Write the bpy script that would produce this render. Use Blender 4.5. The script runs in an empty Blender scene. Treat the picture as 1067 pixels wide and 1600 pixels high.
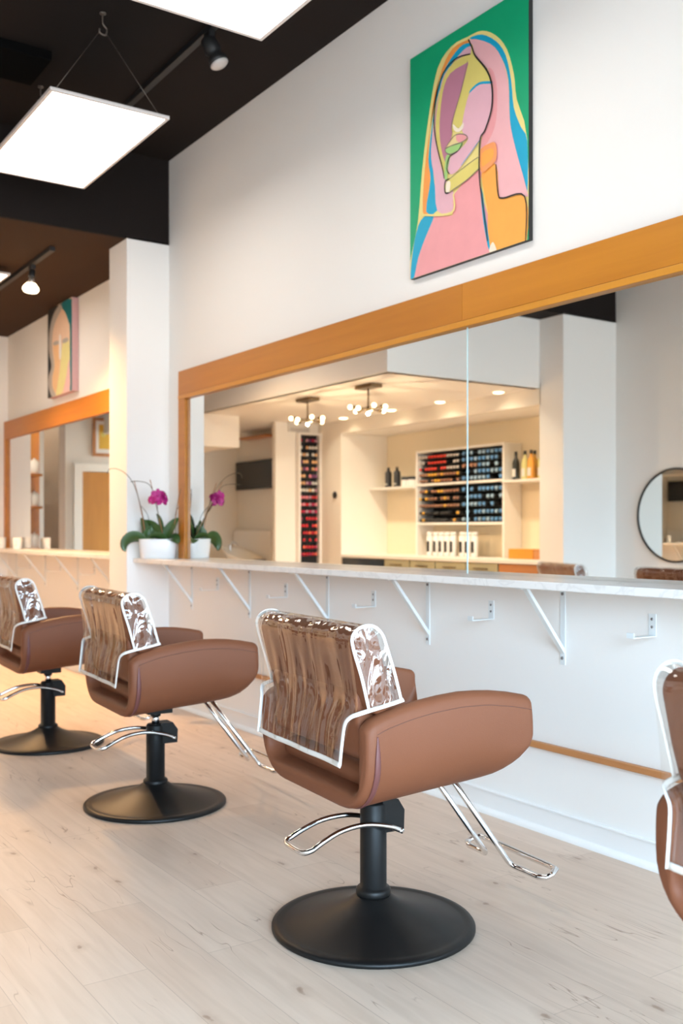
import bpy, bmesh, math, random
from mathutils import Vector, Matrix
random.seed(7)
SC = bpy.context.scene
COL = SC.collection
PI = math.pi

# ------------------------------------------------------------------ camera
YAW = math.atan(1056.5 / 1560.0)
cam_data = bpy.data.cameras.new('camera')
cam = bpy.data.objects.new('camera', cam_data)
COL.objects.link(cam)
cam.location = (0, 0, 1.17)
cam.rotation_euler = (PI / 2, 0, PI / 2 - YAW)
cam_data.sensor_fit = 'HORIZONTAL'
cam_data.sensor_width = 24.0
cam_data.lens = 1560 * 24.0 / 1067
cam_data.shift_y = 30.0 / 1067
cam_data.clip_start = 0.05
cam_data.dof.use_dof = True
cam_data.dof.focus_distance = 2.8
cam_data.dof.aperture_fstop = 3.4
SC.camera = cam

# ------------------------------------------------------------------ world: daylight outside the shop window
world = bpy.data.worlds.new('daylight')
SC.world = world
world.use_nodes = True
wn = world.node_tree
wn.nodes.clear()
w_out = wn.nodes.new('ShaderNodeOutputWorld')
w_bg = wn.nodes.new('ShaderNodeBackground')
w_tc = wn.nodes.new('ShaderNodeTexCoord')
w_sep = wn.nodes.new('ShaderNodeSeparateXYZ')
w_ramp = wn.nodes.new('ShaderNodeValToRGB')
wn.links.new(w_tc.outputs['Generated'], w_sep.inputs[0])
wn.links.new(w_sep.outputs['Z'], w_ramp.inputs[0])
wn.links.new(w_ramp.outputs[0], w_bg.inputs[0])
wn.links.new(w_bg.outputs[0], w_out.inputs[0])
w_ramp.color_ramp.elements[0].position = 0.0
w_ramp.color_ramp.elements[0].color = (0.30, 0.31, 0.32, 1)
w_ramp.color_ramp.elements[1].position = 0.12
w_ramp.color_ramp.elements[1].color = (0.56, 0.79, 1.0, 1)
w_bg.inputs[1].default_value = 27.0

# daylight that comes in through the storefront at the +X end of the room
def area_light(name, loc, rot, sx, sy, power, color):
    l = bpy.data.lights.new(name, 'AREA')
    l.shape = 'RECTANGLE'; l.size = sx; l.size_y = sy
    l.energy = power; l.color = color
    o = bpy.data.objects.new(name, l); COL.objects.link(o)
    o.location = loc; o.rotation_euler = rot
    return o
portal = area_light('storefront_daylight', (2.15, 0.56, 1.5), (0, PI / 2, 0), 2.5, 4.5, 60, (0.7, 0.86, 1.0))
portal.data.cycles.is_portal = True

PANEL_L = 7.2          # LED panel radiance
PANEL_COL = (1.0, 0.95, 0.88)
WARM = (1.0, 0.60, 0.26)
SPOT_W = 280.0
DOWN_W = 75.0
CHAND_W = 16.0

SC.view_settings.view_transform = 'Standard'
SC.view_settings.look = 'None'
SC.view_settings.gamma = 1.0
SC.view_settings.use_curve_mapping = False
SC.view_settings.exposure = 0.06
SC.cycles.use_denoising = True
SC.cycles.max_bounces = 10
SC.cycles.diffuse_bounces = 5
SC.cycles.glossy_bounces = 5
SC.cycles.transparent_max_bounces = 16
SC.cycles.sample_clamp_indirect = 6.0
SC.cycles.caustics_reflective = False
SC.cycles.caustics_refractive = False

# ------------------------------------------------------------------ materials
def mat(name, col, rough=0.5, metal=0.0, spec=0.5, bump=None, var=None, coat=0.0, emis=None):
    """bump=(scale, strength, distance) noise bump; var=(scale, amount) gentle colour mottling."""
    m = bpy.data.materials.new(name); m.use_nodes = True
    nt = m.node_tree; b = nt.nodes['Principled BSDF']
    b.inputs['Base Color'].default_value = (*col, 1)
    b.inputs['Roughness'].default_value = rough
    b.inputs['Metallic'].default_value = metal
    b.inputs['Specular IOR Level'].default_value = spec
    b.inputs['Coat Weight'].default_value = coat
    if emis:
        b.inputs['Emission Color'].default_value = (*emis[0], 1)
        b.inputs['Emission Strength'].default_value = emis[1]
    if bump or var:
        tc = nt.nodes.new('ShaderNodeTexCoord')
    if bump:
        n = nt.nodes.new('ShaderNodeTexNoise'); n.inputs['Scale'].default_value = bump[0]; n.inputs['Detail'].default_value = 3
        bp = nt.nodes.new('ShaderNodeBump'); bp.inputs['Strength'].default_value = bump[1]; bp.inputs['Distance'].default_value = bump[2]
        nt.links.new(tc.outputs['Object'], n.inputs['Vector'])
        nt.links.new(n.outputs['Fac'], bp.inputs['Height']); nt.links.new(bp.outputs[0], b.inputs['Normal'])
    if var:
        n2 = nt.nodes.new('ShaderNodeTexNoise'); n2.inputs['Scale'].default_value = var[0]; n2.inputs['Detail'].default_value = 4
        mx = nt.nodes.new('ShaderNodeMix'); mx.data_type = 'RGBA'
        nt.links.new(tc.outputs['Object'], n2.inputs['Vector'])
        nt.links.new(n2.outputs['Fac'], mx.inputs[0])
        a = var[1]
        mx.inputs[6].default_value = (*[c * (1 - a) for c in col], 1)
        mx.inputs[7].default_value = (*[min(1, c * (1 + a)) for c in col], 1)
        nt.links.new(mx.outputs[2], b.inputs['Base Color'])
    return m

def wood(name, c1, c2, scale=(1.2, 30, 30), rough=0.4):
    m = bpy.data.materials.new(name); m.use_nodes = True
    nt = m.node_tree; b = nt.nodes['Principled BSDF']
    tc = nt.nodes.new('ShaderNodeTexCoord'); mp = nt.nodes.new('ShaderNodeMapping')
    mp.inputs['Scale'].default_value = scale
    n = nt.nodes.new('ShaderNodeTexNoise'); n.inputs['Scale'].default_value = 1.0; n.inputs['Detail'].default_value = 5
    n.inputs['Distortion'].default_value = 0.4
    r = nt.nodes.new('ShaderNodeValToRGB')
    r.color_ramp.elements[0].position = 0.32; r.color_ramp.elements[0].color = (*c1, 1)
    r.color_ramp.elements[1].position = 0.68; r.color_ramp.elements[1].color = (*c2, 1)
    nt.links.new(tc.outputs['Object'], mp.inputs[0]); nt.links.new(mp.outputs[0], n.inputs['Vector'])
    nt.links.new(n.outputs['Fac'], r.inputs[0]); nt.links.new(r.outputs[0], b.inputs['Base Color'])
    b.inputs['Roughness'].default_value = rough
    return m

def floor_material():
    m = bpy.data.materials.new('whitewashed_oak_planks'); m.use_nodes = True
    nt = m.node_tree; b = nt.nodes['Principled BSDF']; L = nt.links.new
    N = lambda t: nt.nodes.new(t)
    tc = N('ShaderNodeTexCoord')
    br = N('ShaderNodeTexBrick')
    br.offset = 0.37; br.offset_frequency = 2; br.squash = 1.0
    br.inputs['Scale'].default_value = 1.0
    br.inputs['Brick Width'].default_value = 1.25; br.inputs['Row Height'].default_value = 0.178
    br.inputs['Mortar Size'].default_value = 0.0012; br.inputs['Mortar Smooth'].default_value = 0.0
    br.inputs['Color1'].default_value = (0.0, 0, 0, 1); br.inputs['Color2'].default_value = (1, 1, 1, 1)
    br.inputs['Mortar'].default_value = (0.5, 0.5, 0.5, 1)
    L(tc.outputs['Object'], br.inputs['Vector'])
    tone = N('ShaderNodeValToRGB')
    tone.color_ramp.elements[0].color = (0.555, 0.435, 0.348, 1)
    tone.color_ramp.elements[1].color = (0.63, 0.51, 0.418, 1)
    L(br.outputs['Color'], tone.inputs[0])
    # soft long grain
    mp = N('ShaderNodeMapping'); mp.inputs['Scale'].default_value = (1.4, 16, 1)
    g = N('ShaderNodeTexNoise'); g.inputs['Scale'].default_value = 2.0; g.inputs['Detail'].default_value = 6; g.inputs['Distortion'].default_value = 0.5
    L(tc.outputs['Object'], mp.inputs[0]); L(mp.outputs[0], g.inputs['Vector'])
    gr = N('ShaderNodeValToRGB')
    gr.color_ramp.elements[0].position = 0.30; gr.color_ramp.elements[0].color = (0.93, 0.905, 0.88, 1)
    gr.color_ramp.elements[1].position = 0.62; gr.color_ramp.elements[1].color = (1.04, 1.03, 1.02, 1)
    L(g.outputs['Fac'], gr.inputs[0])
    m1 = N('ShaderNodeMix'); m1.data_type = 'RGBA'; m1.blend_type = 'MULTIPLY'; m1.inputs[0].default_value = 1.0
    L(tone.outputs[0], m1.inputs[6]); L(gr.outputs[0], m1.inputs[7])
    # thin dark cracks: narrow band of a stretched noise, only where a second noise allows
    mp2 = N('ShaderNodeMapping'); mp2.inputs['Scale'].default_value = (1.1, 8.5, 1); mp2.inputs['Rotation'].default_value = (0, 0, 0.10)
    c = N('ShaderNodeTexNoise'); c.inputs['Scale'].default_value = 1.7; c.inputs['Detail'].default_value = 2.0; c.inputs['Distortion'].default_value = 0.35
    L(tc.outputs['Object'], mp2.inputs[0]); L(mp2.outputs[0], c.inputs['Vector'])
    cr = N('ShaderNodeValToRGB'); e = cr.color_ramp.elements
    e[0].position = 0.494; e[0].color = (0, 0, 0, 1); e[1].position = 0.506; e[1].color = (0, 0, 0, 1)
    k = e.new(0.5); k.color = (1, 1, 1, 1)
    L(c.outputs['Fac'], cr.inputs[0])
    w = N('ShaderNodeTexNoise'); w.inputs['Scale'].default_value = 3.3; w.inputs['Detail'].default_value = 2
    L(tc.outputs['Object'], w.inputs['Vector'])
    wr = N('ShaderNodeValToRGB'); wr.color_ramp.elements[0].position = 0.50; wr.color_ramp.elements[1].position = 0.60
    L(w.outputs['Fac'], wr.inputs[0])
    mm = N('ShaderNodeMath'); mm.operation = 'MULTIPLY'; L(cr.outputs[0], mm.inputs[0]); L(wr.outputs[0], mm.inputs[1])
    # knots: sparse voronoi cells with a soft brown halo
    mp3 = N('ShaderNodeMapping'); mp3.inputs['Scale'].default_value = (1.0, 1.7, 1)
    v = N('ShaderNodeTexVoronoi'); v.voronoi_dimensions = '2D'; v.inputs['Scale'].default_value = 1.55; v.inputs['Randomness'].default_value = 1.0
    L(tc.outputs['Object'], mp3.inputs[0])
    dn = N('ShaderNodeTexNoise'); dn.inputs['Scale'].default_value = 14; dn.inputs['Detail'].default_value = 4
    L(tc.outputs['Object'], dn.inputs['Vector'])
    dm = N('ShaderNodeMix'); dm.data_type = 'RGBA'; dm.blend_type = 'LINEAR_LIGHT'; dm.inputs[0].default_value = 0.045
    L(mp3.outputs[0], dm.inputs[6]); L(dn.outputs['Color'], dm.inputs[7]); L(dm.outputs[2], v.inputs['Vector'])
    kr = N('ShaderNodeValToRGB'); e = kr.color_ramp.elements
    e[0].position = 0.0; e[0].color = (1, 1, 1, 1); e[1].position = 0.085; e[1].color = (0, 0, 0, 1)
    q = e.new(0.016); q.color = (0.8, 0.8, 0.8, 1); q = e.new(0.026); q.color = (0.26, 0.26, 0.26, 1)
    L(v.outputs['Distance'], kr.inputs[0])
    mx = N('ShaderNodeMath'); mx.operation = 'MAXIMUM'; L(mm.outputs[0], mx.inputs[0]); L(kr.outputs[0], mx.inputs[1])
    sc = N('ShaderNodeMath'); sc.operation = 'MULTIPLY'; sc.inputs[1].default_value = 0.78; L(mx.outputs[0], sc.inputs[0])
    m2 = N('ShaderNodeMix'); m2.data_type = 'RGBA'; L(sc.outputs[0], m2.inputs[0])
    L(m1.outputs[2], m2.inputs[6]); m2.inputs[7].default_value = (0.22, 0.125, 0.075, 1)
    m3 = N('ShaderNodeMix'); m3.data_type = 'RGBA'
    sm = N('ShaderNodeMath'); sm.operation = 'MULTIPLY'; sm.inputs[1].default_value = 0.45; L(br.outputs['Fac'], sm.inputs[0])
    L(sm.outputs[0], m3.inputs[0]); L(m2.outputs[2], m3.inputs[6]); m3.inputs[7].default_value = (0.30, 0.22, 0.17, 1)
    L(m3.outputs[2], b.inputs['Base Color'])
    b.inputs['Roughness'].default_value = 0.42
    bp = N('ShaderNodeBump'); bp.inputs['Strength'].default_value = 0.08; bp.inputs['Distance'].default_value = 0.002
    L(g.outputs['Fac'], bp.inputs['Height']); L(bp.outputs[0], b.inputs['Normal'])
    return m

def vinyl_material(name='clear_vinyl', scl=(7.5, 4, 2.0), base=0.13, strength=0.8):
    m = bpy.data.materials.new(name); m.use_nodes = True
    nt = m.node_tree; nt.nodes.clear(); L = nt.links.new; N = lambda t: nt.nodes.new(t)
    out = N('ShaderNodeOutputMaterial'); mix = N('ShaderNodeMixShader')
    tr = N('ShaderNodeBsdfTransparent'); tr.inputs[0].default_value = (0.985, 0.975, 0.955, 1)
    gl = N('ShaderNodeBsdfGlossy'); gl.inputs['Roughness'].default_value = 0.05
    lw = N('ShaderNodeLayerWeight'); lw.inputs['Blend'].default_value = 0.5
    tc = N('ShaderNodeTexCoord'); mp = N('ShaderNodeMapping'); mp.inputs['Scale'].default_value = scl
    n = N('ShaderNodeTexNoise'); n.inputs['Scale'].default_value = 1.1; n.inputs['Detail'].default_value = 1.6; n.inputs['Distortion'].default_value = 0.8
    bp = N('ShaderNodeBump'); bp.inputs['Strength'].default_value = strength; bp.inputs['Distance'].default_value = 0.03
    L(tc.outputs['Object'], mp.inputs[0]); L(mp.outputs[0], n.inputs['Vector']); L(n.outputs['Fac'], bp.inputs['Height'])
    L(bp.outputs[0], gl.inputs['Normal']); L(bp.outputs[0], lw.inputs['Normal'])
    pw = N('ShaderNodeMath'); pw.operation = 'POWER'; pw.inputs[1].default_value = 3.5
    L(lw.outputs['Facing'], pw.inputs[0])
    ad = N('ShaderNodeMath'); ad.operation = 'MULTIPLY_ADD'; ad.inputs[1].default_value = 0.7; ad.inputs[2].default_value = base
    L(pw.outputs[0], ad.inputs[0]); L(ad.outputs[0], mix.inputs[0])
    L(tr.outputs[0], mix.inputs[1]); L(gl.outputs[0], mix.inputs[2]); L(mix.outputs[0], out.inputs[0])
    return m

def marble_material():
    m = bpy.data.materials.new('white_veined_quartz'); m.use_nodes = True
    nt = m.node_tree; b = nt.nodes['Principled BSDF']; L = nt.links.new; N = lambda t: nt.nodes.new(t)
    tc = N('ShaderNodeTexCoord')
    n = N('ShaderNodeTexNoise'); n.inputs['Scale'].default_value = 5; n.inputs['Detail'].default_value = 6; n.inputs['Distortion'].default_value = 1.2
    L(tc.outputs['Object'], n.inputs['Vector'])
    r = N('ShaderNodeValToRGB'); e = r.color_ramp.elements
    e[0].position = 0.47; e[0].color = (0.82, 0.80, 0.78, 1); e[1].position = 0.53; e[1].color = (0.82, 0.80, 0.78, 1)
    k = e.new(0.5); k.color = (0.74, 0.72, 0.70, 1)
    L(n.outputs['Fac'], r.inputs[0]); L(r.outputs[0], b.inputs['Base Color'])
    b.inputs['Roughness'].default_value = 0.25
    return m

M = {}
M['wall'] = mat('white_paint', (0.84, 0.83, 0.81), 0.75, bump=(90, 0.04, 0.002))
M['cream'] = mat('cream_paint', (0.80, 0.755, 0.68), 0.7)
M['greywall'] = mat('grey_brown_paint', (0.36, 0.31, 0.27), 0.7)
M['trimwhite'] = mat('white_gloss_trim', (0.82, 0.83, 0.83), 0.4)
M['black_ceiling'] = mat('black_ceiling_paint', (0.015, 0.0115, 0.0105), 0.8, spec=0.12, bump=(40, 0.1, 0.003))
M['brown_ceiling'] = mat('brown_ceiling_paint', (0.042, 0.023, 0.013), 0.8, spec=0.12)
M['white_ceiling'] = mat('white_ceiling_paint', (0.84, 0.81, 0.76), 0.7)
M['floor'] = floor_material()
M['wood'] = wood('honey_wood', (0.43, 0.145, 0.009), (0.51, 0.185, 0.013), (1.0, 18, 18), 0.38)
M['woodlip'] = wood('honey_wood_edge', (0.56, 0.22, 0.020), (0.62, 0.26, 0.028), (1.0, 22, 22), 0.35)
M['railwood'] = wood('brown_rail_wood', (0.42, 0.17, 0.06), (0.50, 0.22, 0.08), (1.5, 30, 30), 0.45)
M['door'] = wood('door_veneer', (0.40, 0.16, 0.022), (0.48, 0.20, 0.032), (8, 8, 1.2), 0.4)
M['leather'] = mat('tan_leather', (0.175, 0.061, 0.029), 0.5, spec=0.22, bump=(420, 0.25, 0.0012), var=(3, 0.07))
M['leather_seam'] = mat('leather_seam', (0.12, 0.045, 0.028), 0.6)
M['leather_piping'] = mat('plum_piping', (0.13, 0.042, 0.038), 0.5)
M['vinyl'] = vinyl_material()
M['vinyl_side'] = vinyl_material('clear_vinyl_gusset', (24, 22, 9), 0.20, 0.9)
M['binding'] = mat('white_binding_tape', (0.70, 0.67, 0.63), 0.6, bump=(300, 0.2, 0.001))
M['black_metal'] = mat('black_powder_coat', (0.006, 0.0058, 0.0058), 0.42, metal=0.0, spec=0.25, bump=(500, 0.12, 0.0006))
M['chrome'] = mat('chrome', (0.82, 0.83, 0.84), 0.08, metal=1.0)
M['steel_white'] = mat('white_enamel_steel', (0.72, 0.77, 0.79), 0.4)
M['screw'] = mat('screw_steel', (0.25, 0.25, 0.26), 0.35, metal=0.8)
M['marble'] = marble_material()
mm_ = mat('mirror_silver', (0.87, 0.885, 0.86), 0.0, metal=1.0); M['mirror'] = mm_
M['glass_edge'] = mat('mirror_glass_edge', (0.55, 0.72, 0.74), 0.2)
M['black'] = mat('matt_black', (0.012, 0.012, 0.013), 0.5)
M['panel'] = mat('led_diffuser', (0.9, 0.9, 0.9), 0.5, emis=(PANEL_COL, PANEL_L))
M['panel_frame'] = mat('panel_aluminium', (0.72, 0.68, 0.66), 0.45)
M['bulb'] = mat('lit_bulb', (1, 0.9, 0.7), 0.4, emis=((1.0, 0.78, 0.48), 7))
M['bulb_off'] = mat('unlit_bulb_glass', (0.55, 0.52, 0.50), 0.15)
M['bulbneck'] = mat('bulb_neck_silver', (0.6, 0.55, 0.5), 0.3, metal=0.5)
M['wire'] = mat('steel_wire', (0.16, 0.13, 0.11), 0.4, metal=0.6)
M['brass'] = mat('dark_brushed_brass', (0.16, 0.11, 0.06), 0.4, metal=0.8)
M['ceramic'] = mat('white_ceramic', (0.86, 0.85, 0.84), 0.25)
M['soil'] = mat('bark_mulch', (0.10, 0.055, 0.03), 0.9, bump=(60, 0.8, 0.01))
M['leaf'] = mat('orchid_leaf', (0.035, 0.085, 0.018), 0.35, var=(18, 0.35))
M['stem'] = mat('orchid_stem', (0.10, 0.085, 0.05), 0.6)
M['stake'] = mat('bamboo_stake', (0.36, 0.17, 0.07), 0.6)
M['petal'] = mat('magenta_petal', (0.42, 0.006, 0.17), 0.5, var=(40, 0.25))
M['petalcore'] = mat('petal_core', (0.62, 0.05, 0.30), 0.5)
M['tile'] = mat('cream_tile', (0.82, 0.73, 0.56), 0.25)
M['cabinet'] = mat('sage_cabinet', (0.40, 0.39, 0.26), 0.5)
M['laminate'] = mat('white_laminate', (0.82, 0.79, 0.75), 0.45)
M['tv'] = mat('tv_black', (0.01, 0.011, 0.012), 0.2)
M['porcelain'] = mat('basin_porcelain', (0.80, 0.74, 0.64), 0.2)
M['paper'] = mat('grey_paper', (0.62, 0.60, 0.56), 0.6)
C = {'green': (0.0, 0.36, 0.16), 'yellow': (0.80, 0.68, 0.25), 'yellow2': (0.70, 0.60, 0.17), 'blue': (0.0, 0.36, 0.58),
     'orange': (0.87, 0.33, 0.07), 'orange2': (0.87, 0.38, 0.07), 'orange3': (0.85, 0.33, 0.12), 'pinklight': (0.74, 0.43, 0.51),
     'pink': (0.80, 0.43, 0.46), 'pinkdeep': (0.78, 0.33, 0.35), 'mauve': (0.48, 0.20, 0.29), 'cream': (0.85, 0.76, 0.62),
     'white': (0.85, 0.82, 0.8), 'green2': (0.34, 0.58, 0.20), 'lip': (0.78, 0.62, 0.30), 'black': (0.012, 0.012, 0.012), 'grey': (0.22, 0.19, 0.16),
     'teal': (0.0, 0.16, 0.19), 'greyh': (0.44, 0.39, 0.35), 'yel': (0.75, 0.68, 0.30), 'pk': (0.80, 0.50, 0.48), 'org': (0.80, 0.50, 0.26),
     'peach': (0.78, 0.55, 0.40), 'edgepink': (0.62, 0.40, 0.42), 'red': (0.45, 0.02, 0.03), 'ochre': (0.70, 0.42, 0.05)}
def paint(c):
    k = 'paint_' + c
    if k not in M: M[k] = mat(k, C[c], 0.55, bump=(260, 0.15, 0.0008), var=(14, 0.06))
    return M[k]

# ------------------------------------------------------------------ mesh helpers
class MB:
    """collects shapes, then links them as ONE mesh object"""
    def __init__(s): s.v = []; s.f = []; s.mi = []; s.sm = []
    def add(s, vs, fs, mi=0, smooth=False):
        o = len(s.v); s.v += [tuple(v) for v in vs]
        for f in fs: s.f.append([i + o for i in f]); s.mi.append(mi); s.sm.append(smooth)
        return s
    def box(s, a, b, mi=0):
        x0, y0, z0 = [min(p, q) for p, q in zip(a, b)]; x1, y1, z1 = [max(p, q) for p, q in zip(a, b)]
        vs = [(x0, y0, z0), (x1, y0, z0), (x1, y1, z0), (x0, y1, z0), (x0, y0, z1), (x1, y0, z1), (x1, y1, z1), (x0, y1, z1)]
        return s.add(vs, [(0, 3, 2, 1), (4, 5, 6, 7), (0, 1, 5, 4), (1, 2, 6, 5), (2, 3, 7, 6), (3, 0, 4, 7)], mi)
    def loft(s, rings, mi=0, closed=True, caps=True, smooth=True):
        n = len(rings[0]); vs = [p for r in rings for p in r]; fs = []
        for i in range(len(rings) - 1):
            for j in range(n if closed else n - 1):
                k = (j + 1) % n
                fs.append((i * n + j, i * n + k, (i + 1) * n + k, (i + 1) * n + j))
        if caps and closed:
            fs.append(tuple(range(n - 1, -1, -1))); fs.append(tuple((len(rings) - 1) * n + j for j in range(n)))
        return s.add(vs, fs, mi, smooth)
    def lathe(s, prof, c=(0, 0, 0), n=32, mi=0, axis='z', smooth=True):
        rings = []
        for r, h in prof:
            ring = []
            for i in range(n):
                a = 2 * PI * i / n; p = (max(r, 1e-4) * math.cos(a), max(r, 1e-4) * math.sin(a))
                if axis == 'z': q = (p[0], p[1], h)
                elif axis == 'y': q = (p[0], h, -p[1])
                else: q = (h, p[0], p[1])
                ring.append((q[0] + c[0], q[1] + c[1], q[2] + c[2]))
            rings.append(ring)
        return s.loft(rings, mi, True, True, smooth)
    def tube(s, path, r, n=10, mi=0, flat=1.0, up=None, caps=True):
        path = [Vector(p) for p in path]; rs = r if isinstance(r, (list, tuple)) else [r] * len(path)
        rings = []; t0 = (path[1] - path[0]).normalized()
        ref = Vector(up) if up else (Vector((0, 0, 1)) if abs(t0.z) < 0.9 else Vector((1, 0, 0)))
        nrm = (ref - t0 * ref.dot(t0)).normalized()
        for i, p in enumerate(path):
            t = (path[min(i + 1, len(path) - 1)] - path[max(i - 1, 0)]).normalized()
            nn = nrm - t * nrm.dot(t)
            if nn.length > 1e-6: nrm = nn.normalized()
            bn = t.cross(nrm)
            rings.append([p + (nrm * math.cos(2 * PI * k / n) * flat + bn * math.sin(2 * PI * k / n)) * rs[i] for k in range(n)])
        return s.loft(rings, mi, True, caps, True)
    def prism(s, poly, y0, y1, mi=0, mi_side=None, plane='xz'):
        """polygon in xz (or other plane) extruded between y0 and y1"""
        n = len(poly)
        if plane == 'xz': P = lambda p, d: (p[0], d, p[1])
        elif plane == 'yz': P = lambda p, d: (d, p[0], p[1])
        else: P = lambda p, d: (p[0], p[1], d)
        vs = [P(p, y0) for p in poly] + [P(p, y1) for p in poly]
        s.add(vs, [tuple(range(n)), tuple(range(2 * n - 1, n - 1, -1))], mi)
        return s.add(vs, [(i, (i + 1) % n, n + (i + 1) % n, n + i) for i in range(n)], mi if mi_side is None else mi_side)
    def build(s, name, mats, parent=None, bevel=0.0, seg=2, loc=None, sub=0, recalc=True, autosmooth=True):
        me = bpy.data.meshes.new(name)
        me.from_pydata(s.v, [], s.f)
        for p, mi, sm in zip(me.polygons, s.mi, s.sm): p.material_index = mi; p.use_smooth = sm
        if recalc:
            b = bmesh.new(); b.from_mesh(me); bmesh.ops.recalc_face_normals(b, faces=b.faces); b.to_mesh(me); b.free()
        for m in (mats if isinstance(mats, (list, tuple)) else [mats]): me.materials.append(m)
        o = bpy.data.objects.new(name, me); COL.objects.link(o)
        if parent: o.parent = parent
        if loc: o.location = loc
        if bevel:
            md = o.modifiers.new('bevel', 'BEVEL'); md.width = bevel; md.segments = seg; md.limit_method = 'ANGLE'; md.angle_limit = 0.6
            md.harden_normals = False
        if sub:
            md = o.modifiers.new('sub', 'SUBSURF'); md.levels = sub; md.render_levels = sub
        return o

def smooth_path(pts, n=8, closed=False):
    P = [Vector(p) for p in pts]; out = []
    m = len(P); rng = range(m if closed else m - 1)
    g = lambda i: P[i % m] if closed else P[max(0, min(m - 1, i))]
    for i in rng:
        a, b, c, d = g(i - 1), g(i), g(i + 1), g(i + 2)
        for k in range(n):
            t = k / n
            out.append(0.5 * ((2 * b) + (c - a) * t + (2 * a - 5 * b + 4 * c - d) * t * t + (3 * b - a - 3 * c + d) * t ** 3))
    if not closed: out.append(P[-1])
    return out

def round_path(pts, r, n=6):
    """polyline with circular-ish fillets of radius r at inner corners"""
    P = [Vector(p) for p in pts]; out = [P[0]]
    for i in range(1, len(P) - 1):
        a, b, c = P[i - 1], P[i], P[i + 1]
        rr = min(r, (a - b).length * 0.49, (c - b).length * 0.49)
        p = b + (a - b).normalized() * rr; q = b + (c - b).normalized() * rr
        for k in range(n + 1):
            t = k / n; out.append(p * (1 - t) ** 2 + b * 2 * t * (1 - t) + q * t * t)
    out.append(P[-1]); return out

def tag(o, label, cat, group=None):
    o['label'] = label; o['category'] = cat
    if group: o['group'] = group
    return o
def thing(name, label, cat, loc=(0, 0, 0), rz=0.0, group=None):
    o = bpy.data.objects.new(name, None); COL.objects.link(o); o.empty_display_size = 0.1
    o.location = loc; o.rotation_euler = (0, 0, rz)
    return tag(o, label, cat, group)
def struct(name, mb, mats, **k):
    o = mb.build(name, mats, **k); o['kind'] = 'structure'; return o
def dup(root, loc=None, rz=None, label=None, parent=None):
    c = root.copy(); COL.objects.link(c)
    if parent: c.parent = parent
    if loc is not None: c.location = loc
    if rz is not None: c.rotation_euler = (0, 0, rz)
    if label: c['label'] = label
    for ch in [o for o in root.children]: dup(ch, parent=c)
    return c
def sbox(name, a, b, m, **k): return struct(name, MB().box(a, b), m, **k)
def clamp(x, a=0.0, b=1.0): return max(a, min(b, x))
def sstep(a, b, x): t = clamp((x - a) / (b - a)); return t * t * (3 - 2 * t)
def lerp_tab(tab, x):
    if x <= tab[0][0]: return tab[0][1]
    for (x0, y0), (x1, y1) in zip(tab, tab[1:]):
        if x <= x1: return y0 + (y1 - y0) * (x - x0) / (x1 - x0)
    return tab[-1][1]

# ------------------------------------------------------------------ the room
YM = 2.84            # mirror-side wall
XC = -6.288          # face of the two columns and of the dropped black bulkhead
XE = 2.0             # storefront end
HI, MID, LOW = 3.69, 3.115, 2.484
sbox('floor', (-13.2, -1.9, -0.1), (XE + 0.15, YM + 0.15, 0), M['floor'])
sbox('wall_right', (-10.25, YM, 0), (XE, YM + 0.15, HI), M['wall'])
sbox('wall_right_hall', (-13.1, YM, 0), (-10.25, YM + 0.15, HI), M['wall'])
sbox('wall_left', (-6.70, -1.86, 0), (XE, -1.714, HI), M['wall'])
sbox('ceiling_high', (XC, -1.86, HI), (XE + 0.1, YM + 0.15, HI + 0.1), M['black_ceiling'])
sbox('ceiling_low', (-13.1, 0.73, MID), (XC - 0.03, YM + 0.15, MID + 0.1), M['brown_ceiling'])
sbox('wall_bulkhead', (XC - 0.0299, 0.73, MID), (XC, YM + 0.15, HI + 0.1), M['black_ceiling'])
sbox('ceiling_low_side', (-6.58, -1.86, MID), (XC, 0.73, HI + 0.1), M['black_ceiling'])
sbox('column_right', (-6.60, 2.537, 0), (XC, YM + 0.01, MID + 0.01), M['wall'])
sbox('column_left', (-6.58, -1.74, 0), (XC, -1.016, MID + 0.01), M['wall'])
# back corner return and hall beyond
sbox('wall_return', (-10.26, 2.57, 0), (-10.156, YM, MID), M['wall'])
sbox('wall_back', (-13.15, -1.86, 0), (-13.0, YM + 0.15, MID), M['cream'])
sbox('wall_closet', (-11.0, 2.10, 0), (-10.49, 2.17, MID), M['greywall'])
sbox('wall_closet_back', (-11.45, 2.10, 0), (-11.38, YM, MID), M['wood'])
# dropped cream ceiling zone on the far side
sbox('ceiling_lounge', (-13.0, -1.86, LOW), (-6.60, 0.71, LOW + 0.06), M['white_ceiling'])
sbox('wall_fascia_end', (-6.66, -1.1, LOW), (-6.58, 0.6599, MID + 0.01), M['wall'])
sbox('wall_fascia_long', (-13.0, 0.66, LOW), (-6.58, 0.73, MID + 0.01), M['wall'])
sbox('wall_lintel', (-9.835, -1.10, 2.335), (-6.57, -1.016, LOW + 0.05), M['cream'])
sbox('wall_niche_left', (-10.341, -1.70, 0), (-9.835, -1.016, LOW), M['cream'])
sbox('wall_pier', (-10.41, -1.016, 0), (-10.341, -0.406, LOW), M['cream'])
sbox('wall_niche_back', (-9.835, -1.86, 0), (XC - 0.2, -1.700, LOW + 0.1), M['tile'])
sbox('ceiling_niche', (-9.835, -1.70, 2.335), (-6.58, -1.10, LOW), M['white_ceiling'])
sbox('wall_wash', (-12.1, -0.86, 0), (-10.41, -0.784, LOW), M['cream'])
sbox('wall_wash_end', (-12.1, -0.784, 0), (-12.0, 0.05, LOW), M['cream'])
sbox('ceiling_box', (-12.0, 0.21, 2.125), (-10.1, 0.71, LOW), M['cream'])
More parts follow.
